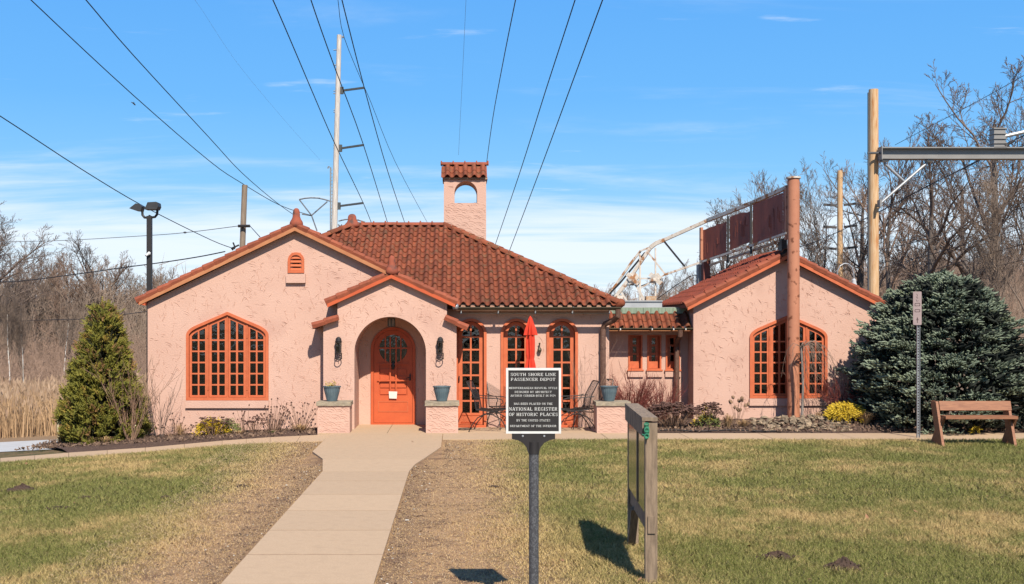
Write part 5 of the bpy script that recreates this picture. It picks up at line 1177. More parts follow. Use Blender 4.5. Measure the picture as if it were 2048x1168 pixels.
wire([(1243, -100), (1205, 0), (1150, 150), (1080, 340), (1008, 530)], 28, 66, .018, 'rightmost of the three black lines right of the bell tower')
wire([(936, -80), (932, 0), (925, 150), (917, 310)], 50, 70, .007, 'faint thin line hanging above the bell tower', m_=mat('wire_faint', (.25,.27,.3), rough=.6))
wire([(330, -60), (390, 0), (470, 120), (560, 230), (640, 320)], 60, 90, .005, 'faint thin line crossing the open sky left of the tall pale pole', m_=mat('wire_faint2', (.25,.27,.3), rough=.6))
wire([(2110, 236), (2048, 271), (2014, 287), (1959, 321), (1843, 378), (1758, 424), (1640, 480), (1560, 505)], 29, 60, .016, 'thick black line descending leftward under the grey steel beam')
wire([(2110, 280), (1990, 306), (1900, 350), (1780, 412), (1700, 452)], 29, 58, .012, 'thinner black line beside the thick one under the grey steel beam')
for i, (q, lb) in enumerate((([(2120, 395), (2048, 414), (1950, 446), (1853, 479), (1760, 500)], 'upper thin line crossing the bare trees right of the timber pole'), ([(2120, 440), (2048, 456), (1900, 498), (1732, 544)], 'middle thin line crossing the bare trees right of the timber pole'),
    ([(2120, 470), (2048, 488), (1900, 530), (1779, 567)], 'lower thin line crossing the bare trees above the blue spruce'), ([(2120, 510), (2048, 520), (1940, 545), (1840, 566)], 'lowest thin line just above the top of the blue spruce'), ([(2120, 112), (2048, 151), (1960, 200), (1862, 252), (1790, 290)], 'faint line crossing the highest bare treetop at right'))):
    wire(q, 40, 52, .012, lb, 'thin lines behind the right roof')
wire([(1403, 555), (1380, 553), (1315, 597)], 27.9, 28.4, .010, 'thin cable from the grey box on the right roof down to the flat deck')
# bird
mb = MB(); c_ = P(268, 207, 60); mb.tube([c_+Vector((0, .06, -.08)), c_+Vector((0, 0, 0)), c_+Vector((0, -.05, .07))], [.008, .03, .012], 8); mb.add([c_+Vector((0, 0, .03)), c_+Vector((-.13, .02, .09)), c_+Vector((-.16, .0, .07)), c_+Vector((-.02, 0, -.04)), c_+Vector((.09, 0, -.06)), c_+Vector((.07, 0, -.11))], [(0, 1, 2, 3), (3, 5, 4, 0)])
tag(obj('bird', mb, BLK), 'tiny dark bird in flight under the left black line', 'bird')
# ------------------------------------------------------------------ bare trees
def rvec(rr): return Vector((rr.gauss(0, 1), rr.gauss(0, 1), rr.gauss(0, 1)))
class TB:
    """fast triangle tubes collected as arrays"""
    def __init__(s): s.V = []; s.Q = []; s.n = 0
    def tube(s, pts, rs, n=3):
        m = len(pts); d = pts[1]-pts[0]; u = d.orthogonal().normalized()
        for i, p in enumerate(pts):
            d = (pts[min(i+1, m-1)]-pts[max(i-1, 0)]).normalized(); u = (u-d*u.dot(d)).normalized(); v = d.cross(u)
            for k in range(n):
                a = 6.2832*k/n; s.V.append(p+(u*math.cos(a)+v*math.sin(a))*rs[i])
        for i in range(m-1):
            for k in range(n): s.Q.append((s.n+i*n+k, s.n+i*n+(k+1) % n, s.n+(i+1)*n+(k+1) % n, s.n+(i+1)*n+k))
        s.n += m*n
    def mesh(s, name, m):
        me = bpy.data.meshes.new(name); V = np.array([tuple(v) for v in s.V], np.float32); T = np.array(s.Q, np.int32)
        me.vertices.add(len(V)); me.vertices.foreach_set('co', V.ravel()); me.loops.add(T.size); me.loops.foreach_set('vertex_index', T.ravel())
        me.polygons.add(len(T)); me.polygons.foreach_set('loop_start', np.arange(0, T.size, 4, dtype=np.int32)); me.polygons.foreach_set('loop_total', np.full(len(T), 4, np.int32))
        me.materials.append(m); me.update(); return me
def grow_tree(seed, H, r0, spread, kids, up=.25, crown_from=.3, wig=.12, minr=.009, droop=0, lean=(0, 0)):
    """returns trunk and crown as tube buffers; kids = children per level"""
    rr = random.Random(seed); trunk, crown = TB(), TB()
    def branch(p, d, L_, r, lvl, buf):
        n_ = 7 if lvl == 0 else (5 if lvl == 1 else (4 if lvl == 2 else 2)); pts = [p.copy()]; dd = d.normalized()
        for i in range(n_):
            dd = (dd+rvec(rr)*wig*(1 if lvl else .35)+Vector((0, 0, up*.18*(lvl > 0)-droop*.2*(lvl > 1)))).normalized(); pts.append(pts[-1]+dd*L_/n_)
        rs = [max(r*(1-.72*i/n_), minr) for i in range(n_+1)]
        buf.tube(pts, rs, 8 if lvl == 0 else (5 if lvl == 1 else 3))
        if lvl < len(kids):
            k_ = kids[lvl]
            for i in range(k_):
                f0 = crown_from if lvl == 0 else .18
                t = f0+(1-f0)*((i+rr.random())/k_); j = min(int(t*n_), n_-1); f = t*n_-j; q = pts[j].lerp(pts[j+1], f); ax = (pts[j+1]-pts[j]).normalized()
                side = ax.cross(rvec(rr)).normalized(); ang = rr.uniform(.45, .95)*spread
                nd_ = ax*math.cos(ang)+side*math.sin(ang)+Vector((0, 0, up*.5)); rl = rs[j]*rr.uniform(.45, .7)
                ll = L_*(rr.uniform(.42, .68) if lvl == 0 else rr.uniform(.35, .65))*(1-.45*(t-f0)/(1-f0))
                branch(q, nd_, ll, rl, lvl+1, crown)
    branch(Vector((0, 0, -.2)), Vector((lean[0], lean[1], 1)), H, r0, 0, trunk); return trunk, crown
PR = []
def proto(seed, H, r0, spread, kids, bark, tw, **k):
    a, b_ = grow_tree(seed, H, r0, spread, kids, **k); PR.append((a.mesh('trunk', bark), b_.mesh('crown', tw), float(np.percentile([v[2] for v in b_.V], 99.7))))
proto(1, 10, .24, 1.0, (11, 8, 7, 4), BARK, TWIG, crown_from=.22)
proto(2, 10, .18, .85, (13, 8, 7, 4), BARK, TWIG2, crown_from=.25, up=.4)
proto(3, 10, .11, .7, (14, 8, 6, 4), BIRCH, TWIG3, crown_from=.35, up=.45)
proto(4, 10, .23, 1.1, (10, 8, 7, 4), BARK, TWIG, crown_from=.18, up=.2)
proto(5, 10, .10, .8, (16, 9, 6, 3), BARK, TWIG3, crown_from=.2, up=.3, lean=(.1, 0))
def tree(k, x, y, H, rz, label, group, wid=1.0, name='bare_tree', z=None):
    t = thing(name, (x, y, (gzf(x, y) if z is None else z)-.1), label, 'tree', group, rz); s = H/PR[k][2]
    for nm, me in (('trunk', PR[k][0]), ('crown', PR[k][1])):
        o = bpy.data.objects.new(nm, me); link(o); o.parent = t
    t.scale = (s*wid, s*wid, s); return t
def tree_px(k, px, ptop, Y, rz, label, group=None, wid=1.0, **kk):
    x = (px-CXP)*Y/F; zt = CAMZ+(HZP-ptop)*Y/F; return tree(k, x, Y, (zt-gzf(x, Y)), rz, label, group, wid, **kk)
random.seed(21)
GT = 'large bare trees behind the right wing'
tree_px(0, 1860, 235, 50, .4, 'big bare tree with a forked trunk directly behind the blue spruce', GT, 1.1)
tree_px(1, 1790, 255, 56, 2.2, 'bare tree just right of the thick timber pole, crown above the steel beam', GT, 1.0)
tree_px(3, 1995, 112, 52, 1.0, 'tallest bare tree, at the right edge behind the junction box', GT, 1.0)
tree_px(4, 2065, 135, 48, 3.9, 'bare tree cut by the right edge of the picture', GT, .95)
tree_px(0, 1925, 250, 62, 5.0, 'bare tree between the timber pole tree and the tallest tree', GT, 1.0)
tree_px(3, 1725, 300, 60, .9, 'bare tree crossed by the thick timber pole', GT, 1.0)
tree_px(4, 1640, 318, 64, 2.0, 'bare tree rising between the salmon pipe and the thin brown pole', GT, 1.1)
tree_px(1, 1570, 330, 66, 4.0, 'bare tree rising behind the rust red sign panels', GT, 1.1)
tree_px(4, 1515, 345, 70, 1.2, 'bare tree above the highest rust red sign panel', GT, 1.0)
tree_px(0, 1445, 400, 66, .2, 'smaller bare tree behind the left sign panel', GT, 1.1)
tree_px(1, 1405, 490, 70, 1.9, 'small bare tree seen through the sign frame', GT, 1.2)
tree_px(4, 1990, 300, 44, 2.4, 'slender dark bare tree in front of the others at the right edge', GT, .8)
GL = 'bare trees beyond the reed field'
tree_px(3, -40, 395, 48, 1.5, 'wide bare tree cut by the left edge of the picture', GL, 1.5)
tree_px(0, -190, 380, 46, .5, 'bare tree outside the left edge reaching in with long branches', GL, 1.3)
tree_px(0, 184, 462, 66, .1, 'tallest rounded bare tree behind the conical evergreen', GL, 1.3)
tree_px(1, 95, 500, 70, 3.0, 'dark trunked bare tree left of the tallest rounded one', GL, 1.2)
tree_px(4, 262, 520, 72, 3.6, 'bare tree just left of the black floodlight pole', GL, 1.3)
tree_px(1, 318, 530, 68, 5.1, 'bare tree right behind the black floodlight pole', GL, 1.2)
tree_px(0, -30, 430, 58, 2.2, 'dark bare tree at the left edge rising above the reeds', GL, 1.2)
tree_px(4, 60, 470, 62, 4.4, 'bare tree with a rounded brown crown near the left edge', GL, 1.3)
tree_px(1, 135, 500, 60, 5.6, 'upright bare tree between the left edge trees and the tallest rounded one', GL, 1.2)
tree_px(1, 225, 500, 64, 2.9, 'bare tree whose crown meets the right side of the tallest rounded one', GL, 1.2)
tree_px(2, 22, 560, 38, 2.0, 'pale slender birch, left one of the pair beyond the reeds', GL, .7, name='birch_tree')
tree_px(2, 46, 590, 38.5, 4.4, 'pale slender birch, right one of the pair beyond the reeds', GL, .7, name='birch_tree')
tree_px(2, 128, 590, 42, 1.0, 'pale leaning tree behind the upper left of the evergreen', GL, .9)
# the rest of the two woods: alike trees that cannot be singled out share a label
for i in range(58):
    Y = random.uniform(62, 96); px = random.uniform(-420, 330); H = random.uniform(4.6, 7.0)*Y/80
    tree(random.choice((0, 1, 1, 3, 4, 4)), (px-CXP)*Y/F, Y, H, random.uniform(0, 6.3), 'one of many alike bare trees filling the brown wood on the left', 'wood on the left', random.uniform(.9, 1.4))
for i in range(95):
    Y = random.uniform(68, 125); px = random.uniform(1195, 2500); x = (px-CXP)*Y/F; H = random.uniform(3.6, 5.6)
    tree(random.choice((0, 1, 1, 3, 4, 4)), x, Y, H, random.uniform(0, 6.3), 'one of many alike bare trees on the wooded hill at right', 'wood on the right hill', random.uniform(.9, 1.5))
# undergrowth and far saplings: one mass each
def saplings(name, n, xr, yr, hr, m, seed, label, spread=.35, base=.02):
    g = np.random.default_rng(seed); Y = g.uniform(*yr, n); px = g.uniform(*xr, n); X = (px-CXP)*Y/F; Z = gz(X, Y)-.1; H = g.uniform(*hr, n)*g.uniform(.6, 1, n)
    V = []; T = []; k = 0; a = g.uniform(0, np.pi, n); w_ = base*(1+H*.15)
    lean = g.normal(0, .12, (n, 2))*H[:, None]; B = np.stack([X, Y, Z], 1); Tp = B+np.stack([lean[:, 0], lean[:, 1], H], 1)
    s_ = np.stack([np.cos(a)*w_, np.sin(a)*.3*w_, 0*w_], 1); V.append(np.stack([B-s_, B+s_, Tp], 1).reshape(-1, 3))
    for j in range(14):
        t = g.uniform(.12, .98, n)[:, None]; p = B+(Tp-B)*t; L_ = (g.uniform(.15, .42, n)*H*(1.1-t[:, 0]*.7))[:, None]
        d = g.normal(0, 1, (n, 3)); d[:, 1] *= .5; d[:, 2] = np.abs(d[:, 2])*1.3+.3; d /= np.linalg.norm(d, axis=1)[:, None]; e_ = p+d*L_
        q = np.cross(d, [0, 1, 0]); q /= np.linalg.norm(q, axis=1)[:, None]+1e-6; q *= (w_*.42)[:, None]; V.append(np.stack([p-q, p+q, e_], 1).reshape(-1, 3))
    V = np.concatenate(V); T = np.arange(len(V)).reshape(-1, 3); o = mesh_np(name, V, T, m); return tag(o, label, 'undergrowth', kind='stuff')
saplings('undergrowth', 6500, (-460, 420), (58, 100), (2.4, 6.2), TWIG3, 1, 'dense grey brown undergrowth of the wood on the left', base=.022)
saplings('undergrowth', 3000, (-460, 420), (52, 80), (1.6, 3.4), TWIG2, 4, 'russet brush along the edge of the wood on the left', base=.018)
saplings('undergrowth', 5000, (-420, 420), (37, 58), (.9, 2.2), TWIG2, 6, 'russet brush standing right behind the dry reeds', base=.014)
saplings('undergrowth', 15000, (1150, 2600), (58, 135), (1.5, 4.2), TWIG2, 2, 'russet undergrowth covering the wooded hill at right', base=.024)
saplings('undergrowth', 5000, (1150, 2600), (50, 90), (1.4, 3.6), TWIG3, 3, 'grey brown brush at the foot of the wooded hill', base=.02)
# reeds
g = np.random.default_rng(8); n = 22000; Y = g.uniform(25.0, 36, n); px = g.uniform(-420, 330, n); X = (px-CXP)*Y/F; ok = X < -6.9; X = X[ok]; Y = Y[ok]; n = len(X); Z = gz(X, Y)-.05
H = g.uniform(.55, 1.05, n)*(1+.12*np.sin(X*1.3)*np.cos(Y)); a = g.uniform(0, np.pi, n); w_ = g.uniform(.005, .013, n); ln = g.normal(0, .13, (n, 2))*H[:, None]
B = np.stack([X, Y, Z], 1); M_ = B+np.stack([ln[:, 0]*.35, ln[:, 1]*.3, H*.55], 1); Tp = B+np.stack([ln[:, 0], ln[:, 1], H], 1); s_ = np.stack([np.cos(a)*w_, np.sin(a)*w_, 0*w_], 1)
V = np.stack([B-s_, B+s_, M_-s_*.8, M_+s_*.8, Tp], 1).reshape(-1, 3); i0 = np.arange(n)[:, None]*5
T = np.concatenate([i0+np.array([[0, 1, 3]]), i0+np.array([[0, 3, 2]]), i0+np.array([[2, 3, 4]])])
tag(mesh_np('reeds', V, T, REED), 'tall dry tan reeds beyond the pale road on the left', 'reeds', kind='stuff')
hd = g.random(n) < .22; c_ = Tp[hd]; m = len(c_); d1 = np.stack([g.normal(0, .02, m), g.normal(0, .02, m), g.uniform(.06, .13, m)], 1); s2 = np.stack([g.uniform(.015, .03, m), g.uniform(-.01, .01, m), 0*c_[:, 0]], 1)
V = np.stack([c_-d1, c_+s2, c_+d1, c_-s2], 1).reshape(-1, 3); tag(mesh_np('reed_plumes', V, np.arange(4*m).reshape(-1, 4), mat('reed_plume', (.45,.31,.2), (.33,.21,.13), scale=3)), 'feathery seed plumes of the dry reeds on the left', 'reeds', kind='stuff')
# ------------------------------------------------------------------ lawn blades
g = np.random.default_rng(9)
def blades(n, y0, y1, hmin, hmax, wd):
    Y = np.sqrt(g.uniform(y0*y0, y1*y1, n)); X = g.uniform(-.47, .60, n)*Y*1.06
    inp = (X > -1.865) & (X < -.672) & (Y < 17.0); fl = (X > -2.36) & (X < -.22) & (Y >= 17.0); fl &= ~((Y < 17.8) & ((X < -2.1-(Y-17.8)*-.35) | (X > -.48)))
    left = X < -2.36
    # front edge of the left walk
    e = np.interp(X, [p.x for p in Lp[::-1]], [p.y for p in Lp[::-1]]); keep = ~(inp | fl) & np.where(left, Y < e-.02, Y < 20.79)
    dx = np.abs(X+1.12)+(g.random(n)-.5)*.9+.45*np.sin(Y*1.7+X*2)*.4
    dens = np.clip((dx-.75)/1.25, .6, 1); keep &= g.random(n) < dens
    X = X[keep]; Y = Y[keep]; n = len(X); Z = gz(X, Y)
    lush = np.clip((dx[keep]-1.0)/1.3, .28, 1)
    H = g.uniform(hmin, hmax, n)*lush; a = g.uniform(0, 2*np.pi, n); w_ = wd*g.uniform(.6, 1.2, n); ln = g.normal(0, .75, (n, 2))*H[:, None]
    B = np.stack([X, Y, Z-.004], 1); Tp = B+np.stack([ln[:, 0], ln[:, 1], H], 1); s_ = np.stack([np.cos(a)*w_, np.sin(a)*w_, 0*w_], 1)
    return np.stack([B-s_, B+s_, Tp], 1).reshape(-1, 3)
V = np.concatenate([blades(400000, 7.0, 13.5, .022, .065, .0042), blades(400000, 13.5, 21.9, .025, .065, .006)])
tag(mesh_np('grass', V, np.arange(len(V)).reshape(-1, 3), BLADE), kind='stuff')
# clods, litter and a few pale pebbles along the worn edges of the footpath
rr = random.Random(41); mb = MB(); mp_ = MB()
for i in range(1500):
    y = math.sqrt(rr.uniform(64, 20.4**2)); s = rr.choice((-1, 1)); e_ = abs(rr.gauss(0, .22))+.01; base_ = (-.64 if y < 17 else -.2) if s > 0 else (-1.9 if y < 17.4 else -2.38); x = base_+s*e_
    r_ = rr.uniform(.004, .013)*(1 if rr.random() < .95 else 1.9); (mp_ if rr.random() < .06 else mb).ico((x, y, .004+r_*.3), r_, r_*.8, r_*.55, rr, .35, 0 if False else 1)
tag(obj('soil_clods', mb, mat('clod_soil', (.26,.165,.10), (.15,.09,.06), rough=.95, scale=30)), kind='stuff'); tag(obj('pebbles', mp_, mat('pale_pebble', (.7,.63,.52), (.5,.42,.33))), kind='stuff')
rg2 = np.random.default_rng(12); n = 26000; sgn = rg2.choice([-1, 1], n); Yt = np.sqrt(rg2.uniform(60, 20.6**2, n)); Xt = np.where(sgn > 0, -.62, -1.92)+sgn*rg2.uniform(0, 1.5, n); Xt = np.where(Yt > 17, Xt+sgn*.45, Xt); c_ = np.stack([Xt, Yt, .006+rg2.uniform(0, .012, n)], 1)
a_ = rg2.uniform(0, 6.28, n); l_ = rg2.uniform(.012, .035, n); d1 = np.stack([np.cos(a_)*l_, np.sin(a_)*l_, rg2.normal(0, .006, n)], 1); d2 = np.stack([-np.sin(a_)*.0025, np.cos(a_)*.0025, 0*a_], 1)
tag(mesh_np('thatch', np.stack([c_-d1, c_+d2, c_+d1, c_-d2], 1).reshape(-1, 3), np.arange(4*n).reshape(-1, 4), mat('thatch_straw', (.72,.52,.29), (.34,.21,.12), rough=.95, scale=60)), kind='stuff')
# dead leaves, molehills
rr = random.Random(14); mb = MB()
for i in range(90):
    x, y = rr.uniform(-8, 9), rr.uniform(9, 20.5)
    if -2 < x < -.6 and rr.random() < .8: continue
    c_ = Vector((x, y, gzf(x, y)+.03)); u = Vector((rr.uniform(-1, 1), rr.uniform(-1, 1), rr.uniform(-.4, .4))).normalized()*rr.uniform(.015, .04); v = u.cross(Vector((0, .3, 1))).normalized()*u.length*.6
    mb.add([c_-u, c_+v, c_+u+Vector((0, 0, .01)), c_-v], [(0, 1, 2), (0, 2, 3)])
tag(obj('fallen_leaves', mb, DLEAF), kind='stuff')
def molehill(px, py, w_, h, label, seed):
    p = G(px, py); mb = MB(); rr = random.Random(seed); k = 14; vs = []; fs = []
    for j in range(6):
        t = j/5
        for i in range(k): a = 6.2832*i/k; q = (1-t)*(1+rr.uniform(-.22, .22)); vs.append((p.x+math.cos(a)*w_*q, p.y+math.sin(a)*w_*.55*q, p.z-.01+h*(t**.7)*(1+rr.uniform(-.35, .3))))
    for j in range(5):
        for i in range(k): fs.append((j*k+i, j*k+(i+1) % k, (j+1)*k+(i+1) % k, (j+1)*k+i))
    fs.append(tuple(5*k+i for i in range(k))); mb.add(vs, fs)
    for i in range(40): a = rr.uniform(0, 6.28); q = rr.uniform(.3, 1.25); mb.ico((p.x+math.cos(a)*w_*q, p.y+math.sin(a)*w_*.55*q, p.z+h*max(0, 1-q)*.8+.01), .012, .012, .01, rr, .4)
    tag(obj('molehill', mb, SOIL), label, 'molehill', 'molehills in the lawn')
molehill(44, 982, .25, .10, 'widest dark molehill, at the left edge of the lawn', 1); molehill(332, 996, .06, .035, 'small dark molehill in the green lawn left of the footpath', 2)
molehill(122, 1018, .18, .035, 'low flat patch of dug soil below the widest molehill', 3); molehill(484, 974, .07, .035, 'small molehill close to the left edge of the footpath', 4); molehill(172, 997, .08, .035, 'small molehill right of the widest one', 7)
molehill(1555, 1117, .19, .07, 'brown molehill in the lower right lawn, left one of two', 5); molehill(1686, 1138, .19, .10, 'brown dome shaped molehill in the lower right lawn, right one of two', 6); molehill(988, 975, .06, .02, 'faint spot of dug soil left of the plaque post', 8)
# ------------------------------------------------------------------ evergreens
def spruce():
    c = Vector((9.83, 23.25, .05)); t = thing('blue_spruce', tuple(c), 'broad dome shaped blue spruce with tiered branches right of the depot', 'tree'); rr = random.Random(31); g = np.random.default_rng(31)
    mb = MB(); mb.tube([c+Vector((0, 0, -.2)), c+Vector((0, 0, 1.5)), c+Vector((.1, 0, 2.9))], [.12, .09, .02], 8); obj('trunk', mb, BARK, t)
    Hh = 3.05
    def rad(z): u = max(0, min(1, z/Hh)); return 1.98*(max(0, 1-u**2.3))**.52*(.90+.1*math.sin(math.pi*min(1, u*1.6))) if z < Hh else 0
    tw_ = TB(); inn = TB(); lobes = []
    for i in range(330):   # branch sprays (lobes) in rough tiers
        z = Hh*(rr.random()**.9)*.985; tier = round(z/.27)*.27+rr.uniform(-.11, .11); z = max(.08, tier); az = rr.uniform(0, 6.2832)
        r = rad(z)*rr.uniform(.82, 1.04)*(1+.09*math.sin(az*3+z*2.1)+.06*math.sin(az*7-z*4+1))
        if rr.random() < .1: r += rr.uniform(.0, .15)
        lobes.append((az, z, r))
    for az, z, r in lobes:
        ct = c+Vector((math.cos(az)*r, math.sin(az)*r, z)); inner = c+Vector((math.cos(az)*r*.3, math.sin(az)*r*.3, z+.1)); out = Vector((math.cos(az), math.sin(az), .12)).normalized(); sd = out.cross(Vector((0, 0, 1))).normalized()
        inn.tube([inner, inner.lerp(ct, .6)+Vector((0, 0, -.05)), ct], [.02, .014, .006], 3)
        wd_ = rr.uniform(.22, .36)*(.6+.4*min(1, r/1.4))
        for k in range(50):
            u = rr.uniform(-1, 1); v = rr.uniform(-1, .25); p = ct+sd*u*wd_+out*(v*.34-.10*u*u)+Vector((0, 0, rr.uniform(-.05, .05)-abs(u)*.05+.03*v))
            d = (out*rr.uniform(.3, 1)+sd*u*rr.uniform(.4, 1.1)+Vector((0, 0, rr.uniform(-.15, .65)))).normalized(); L_ = rr.uniform(.06, .11)
            tw_.tube([p, p+d*L_*.55+Vector((0, 0, -.004)), p+d*L_], [.013, .0175, .004], 5)
            if k % 2 == 0:
                d2 = (d+sd*rr.choice((-1, 1))*.9).normalized(); q = p+d*L_*.2; tw_.tube([q, q+d2*L_*.4, q+d2*L_*.75], [.011, .014, .004], 4)
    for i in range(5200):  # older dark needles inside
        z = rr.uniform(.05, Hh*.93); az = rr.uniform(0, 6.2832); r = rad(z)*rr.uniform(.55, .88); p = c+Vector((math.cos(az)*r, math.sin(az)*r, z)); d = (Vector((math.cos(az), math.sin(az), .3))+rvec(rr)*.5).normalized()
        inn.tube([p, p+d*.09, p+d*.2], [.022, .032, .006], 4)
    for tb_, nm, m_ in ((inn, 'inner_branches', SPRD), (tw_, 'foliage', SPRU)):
        me = tb_.mesh(nm, m_); me.transform(Matrix.Translation(-c)); o = bpy.data.objects.new(nm, me); link(o); o.parent = t
spruce()
def arborvitae():
    c = Vector(((206-CXP)*22.85/F, 22.85, gzf(-7, 22.8)-.02)); t = thing('conical_evergreen', tuple(c), 'conical yellow green evergreen at the left corner of the depot', 'tree'); rr = random.Random(5)
    mb = MB(); mb.tube([c, c+Vector((.02, 0, 1.4)), c+Vector((.0, 0, 2.75))], [.05, .03, .008], 6); obj('trunk', mb, BARK, t)
    Hh = 2.83; A = MB(); B_ = MB(); inn = TB()
    def rad(z): u = z/Hh; return .80*(1-u)**.72*(1-.25*max(0, .12-u)/.12)*1.0+.03
    def spray(mb_, p, d, L_):
        s_ = d.cross(rvec(rr)).normalized()
        for k in range(7):
            f = k/7; q = p+d*L_*f; a = (-1)**k; e_ = q+(d*.75+s_*a*.75).normalized()*L_*.42*(1-f*.5); n_ = (e_-q).orthogonal().normalized()*.011
            mb_.add([q-n_, e_, q+n_], [(0, 1, 2)])
        n_ = s_*.012; mb_.add([p-n_, p+d*L_, p+n_], [(0, 1, 2)])
    tufts = []
    for i in range(620):
        z = Hh*(1-rr.random()**.62)*.97; az = rr.uniform(0, 6.2832); tufts.append((z, az, rr.uniform(.70, 1.22)))
    for z, az, f in tufts:
        r = rad(z)*f; p0 = c+Vector((math.cos(az)*r, math.sin(az)*r, z)); o_ = Vector((math.cos(az), math.sin(az), 0)); top = rr.random() < (.12+.75*max(0, z/Hh-.72))
        for k in range(26):
            p = p0+rvec(rr)*.045-o_*.03; d = (o_*rr.uniform(.2, 1)+rvec(rr)*.35+Vector((0, 0, rr.uniform(.3, 1.1)))).normalized(); spray(B_ if top and k % 2 else A, p, d, rr.uniform(.07, .15))
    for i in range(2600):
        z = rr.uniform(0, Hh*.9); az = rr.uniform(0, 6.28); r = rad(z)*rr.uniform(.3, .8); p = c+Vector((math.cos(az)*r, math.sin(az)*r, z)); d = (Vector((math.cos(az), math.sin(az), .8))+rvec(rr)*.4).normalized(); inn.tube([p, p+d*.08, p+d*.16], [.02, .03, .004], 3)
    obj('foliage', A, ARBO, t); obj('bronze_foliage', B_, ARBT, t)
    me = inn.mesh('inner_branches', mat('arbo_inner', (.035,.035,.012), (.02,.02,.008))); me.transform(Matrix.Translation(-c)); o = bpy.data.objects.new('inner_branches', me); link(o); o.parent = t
arborvitae()
# ------------------------------------------------------------------ garden plants
def tb_obj(name, tb_, m_, t):
    me = tb_.mesh(name, m_); me.transform(Matrix.Translation(-wloc(t))); o = bpy.data.objects.new(name, me); link(o); o.parent = t; return o
def W(px, Y, dz=0): x = (px-CXP)*Y/F; return Vector((x, Y, gzf(x, Y)+.03+dz))
def bare_shrub(px, Y, w_, h, n_, m_, label, seed, name='bare_shrub', r=.006, group=None, fan=1.0, sub=5):
    c = W(px, Y); t = thing(name, tuple(c), label, 'shrub', group); rr = random.Random(seed); tb_ = TB(); fine = TB()
    for i in range(n_):
        a = rr.uniform(0, 6.28); d = Vector((math.cos(a)*w_/h*.5*fan, math.sin(a)*.35*w_/h*fan, 1)).normalized()*1; L_ = h*rr.uniform(.6, 1.05); p = c+Vector((math.cos(a), math.sin(a)*.6, 0))*.06; pts = [p]
        for k in range(5): d = (d+rvec(rr)*.09).normalized(); pts.append(pts[-1]+d*L_/5)
        tb_.tube(pts, [r*(1-.6*k/5) for k in range(6)], 4)
        for j in range(sub):
            k = rr.randint(1, 4); q = pts[k].lerp(pts[k+1], rr.random()); dd = (d+rvec(rr)*.45+Vector((0, 0, .3))).normalized(); l2 = L_*rr.uniform(.12, .38); m1 = q+dd*l2*.5; e_ = m1+(dd+rvec(rr)*.25+Vector((0, 0, .2))).normalized()*l2*.5
            fine.tube([q, m1, e_], [r*.5, r*.4, r*.25], 3)
    tb_obj('stems', tb_, m_, t); tb_obj('twigs', fine, m_, t); return t
def seedheads(px, Y, w_, h, n_, label, seed, flat=True, name='dried_sedum', m_stem=TTWIG, hr=.035, group=None, m_head=None):
    c = W(px, Y); t = thing(name, tuple(c), label, 'plant', group); rr = random.Random(seed); st = TB(); hd = MB()
    for i in range(n_):
        a = rr.uniform(0, 6.28); q = math.sqrt(rr.random()); e_ = c+Vector((math.cos(a)*w_/2*q, math.sin(a)*w_/3*q, h*(1-.35*q*q)*rr.uniform(.75, 1.05)*(1 if flat else rr.uniform(.5, 1)))); b0 = c+Vector((math.cos(a)*w_*.14*q, math.sin(a)*.05, 0)); md = b0.lerp(e_, .5)+Vector((0, 0, .02))+rvec(rr)*.01
        st.tube([b0, md, e_], [.005, .004, .003], 3)
        if flat:
            for k in range(5): o_ = rvec(rr)*hr*.7; hd.ico((e_.x+o_.x, e_.y+o_.y, e_.z+o_.z*.2), hr*.55, hr*.55, hr*.28, rr, .35)
        else: hd.ico(e_, hr*.4, hr*.4, hr*.5, rr, .3)
    tb_obj('stems', st, m_stem, t); tag(obj('seed_heads', hd, m_head or SEDM, t), kind='stuff'); return t
def tuft(px, Y, w_, h, n_, m_, label, seed, name='ornamental_grass', group='tan grass tufts in the beds', droop=.6):
    c = W(px, Y); rr = random.Random(seed); mb = MB()
    for i in range(n_):
        a = rr.uniform(0, 6.28); q = rr.random(); o_ = Vector((math.cos(a), math.sin(a), 0)); L_ = h*rr.uniform(.6, 1.15); b0 = c+o_*.04*q; m1 = b0+o_*w_*.25*q+Vector((0, 0, L_*.75)); e_ = m1+o_*w_*.4*q+Vector((0, 0, L_*(.25-droop*q*.5))); s_ = o_.cross(Vector((0, 0, 1)))*.004
        mb.add([b0-s_, b0+s_, m1+s_, m1-s_, e_], [(0, 1, 2, 3), (3, 2, 4)])
    o = obj(name, mb, m_); return tag(o, label, 'grass', group)
def leafy(px, Y, w_, h, n_, m_, label, seed, name='gold_shrub', drp=.3, leaf=.05, m2=None):
    c = W(px, Y); t = thing(name, tuple(c), label, 'shrub'); rr = random.Random(seed); mb = MB(); st = TB()
    for i in range(n_//14):
        a = rr.uniform(0, 6.28); q = math.sqrt(rr.random()); el_ = rr.uniform(.1, 1); p = c+Vector((math.cos(a)*w_/2*q, math.sin(a)*w_/2.4*q, h*math.sqrt(max(0, 1-q*q))*rr.uniform(.65, 1.02)+.02))
        if i % 3 == 0: st.tube([c+Vector((0, 0, .0)), c.lerp(p, .6)+Vector((0, 0, .03)), p], [.006, .004, .002], 3)
        for k in range(14):
            d = (Vector((math.cos(a)*q, math.sin(a)*q, rr.uniform(-drp, .8)))+rvec(rr)*.5).normalized(); b0 = p+rvec(rr)*.025; s_ = d.orthogonal().normalized()*leaf*.16; L_ = leaf*rr.uniform(.6, 1.4)
            mb.add([b0, b0+d*L_*.5+s_, b0+d*L_, b0+d*L_*.5-s_], [(0, 1, 2, 3)])
    tb_obj('stems', st, TWIG, t); obj('foliage', mb, m_, t); return t
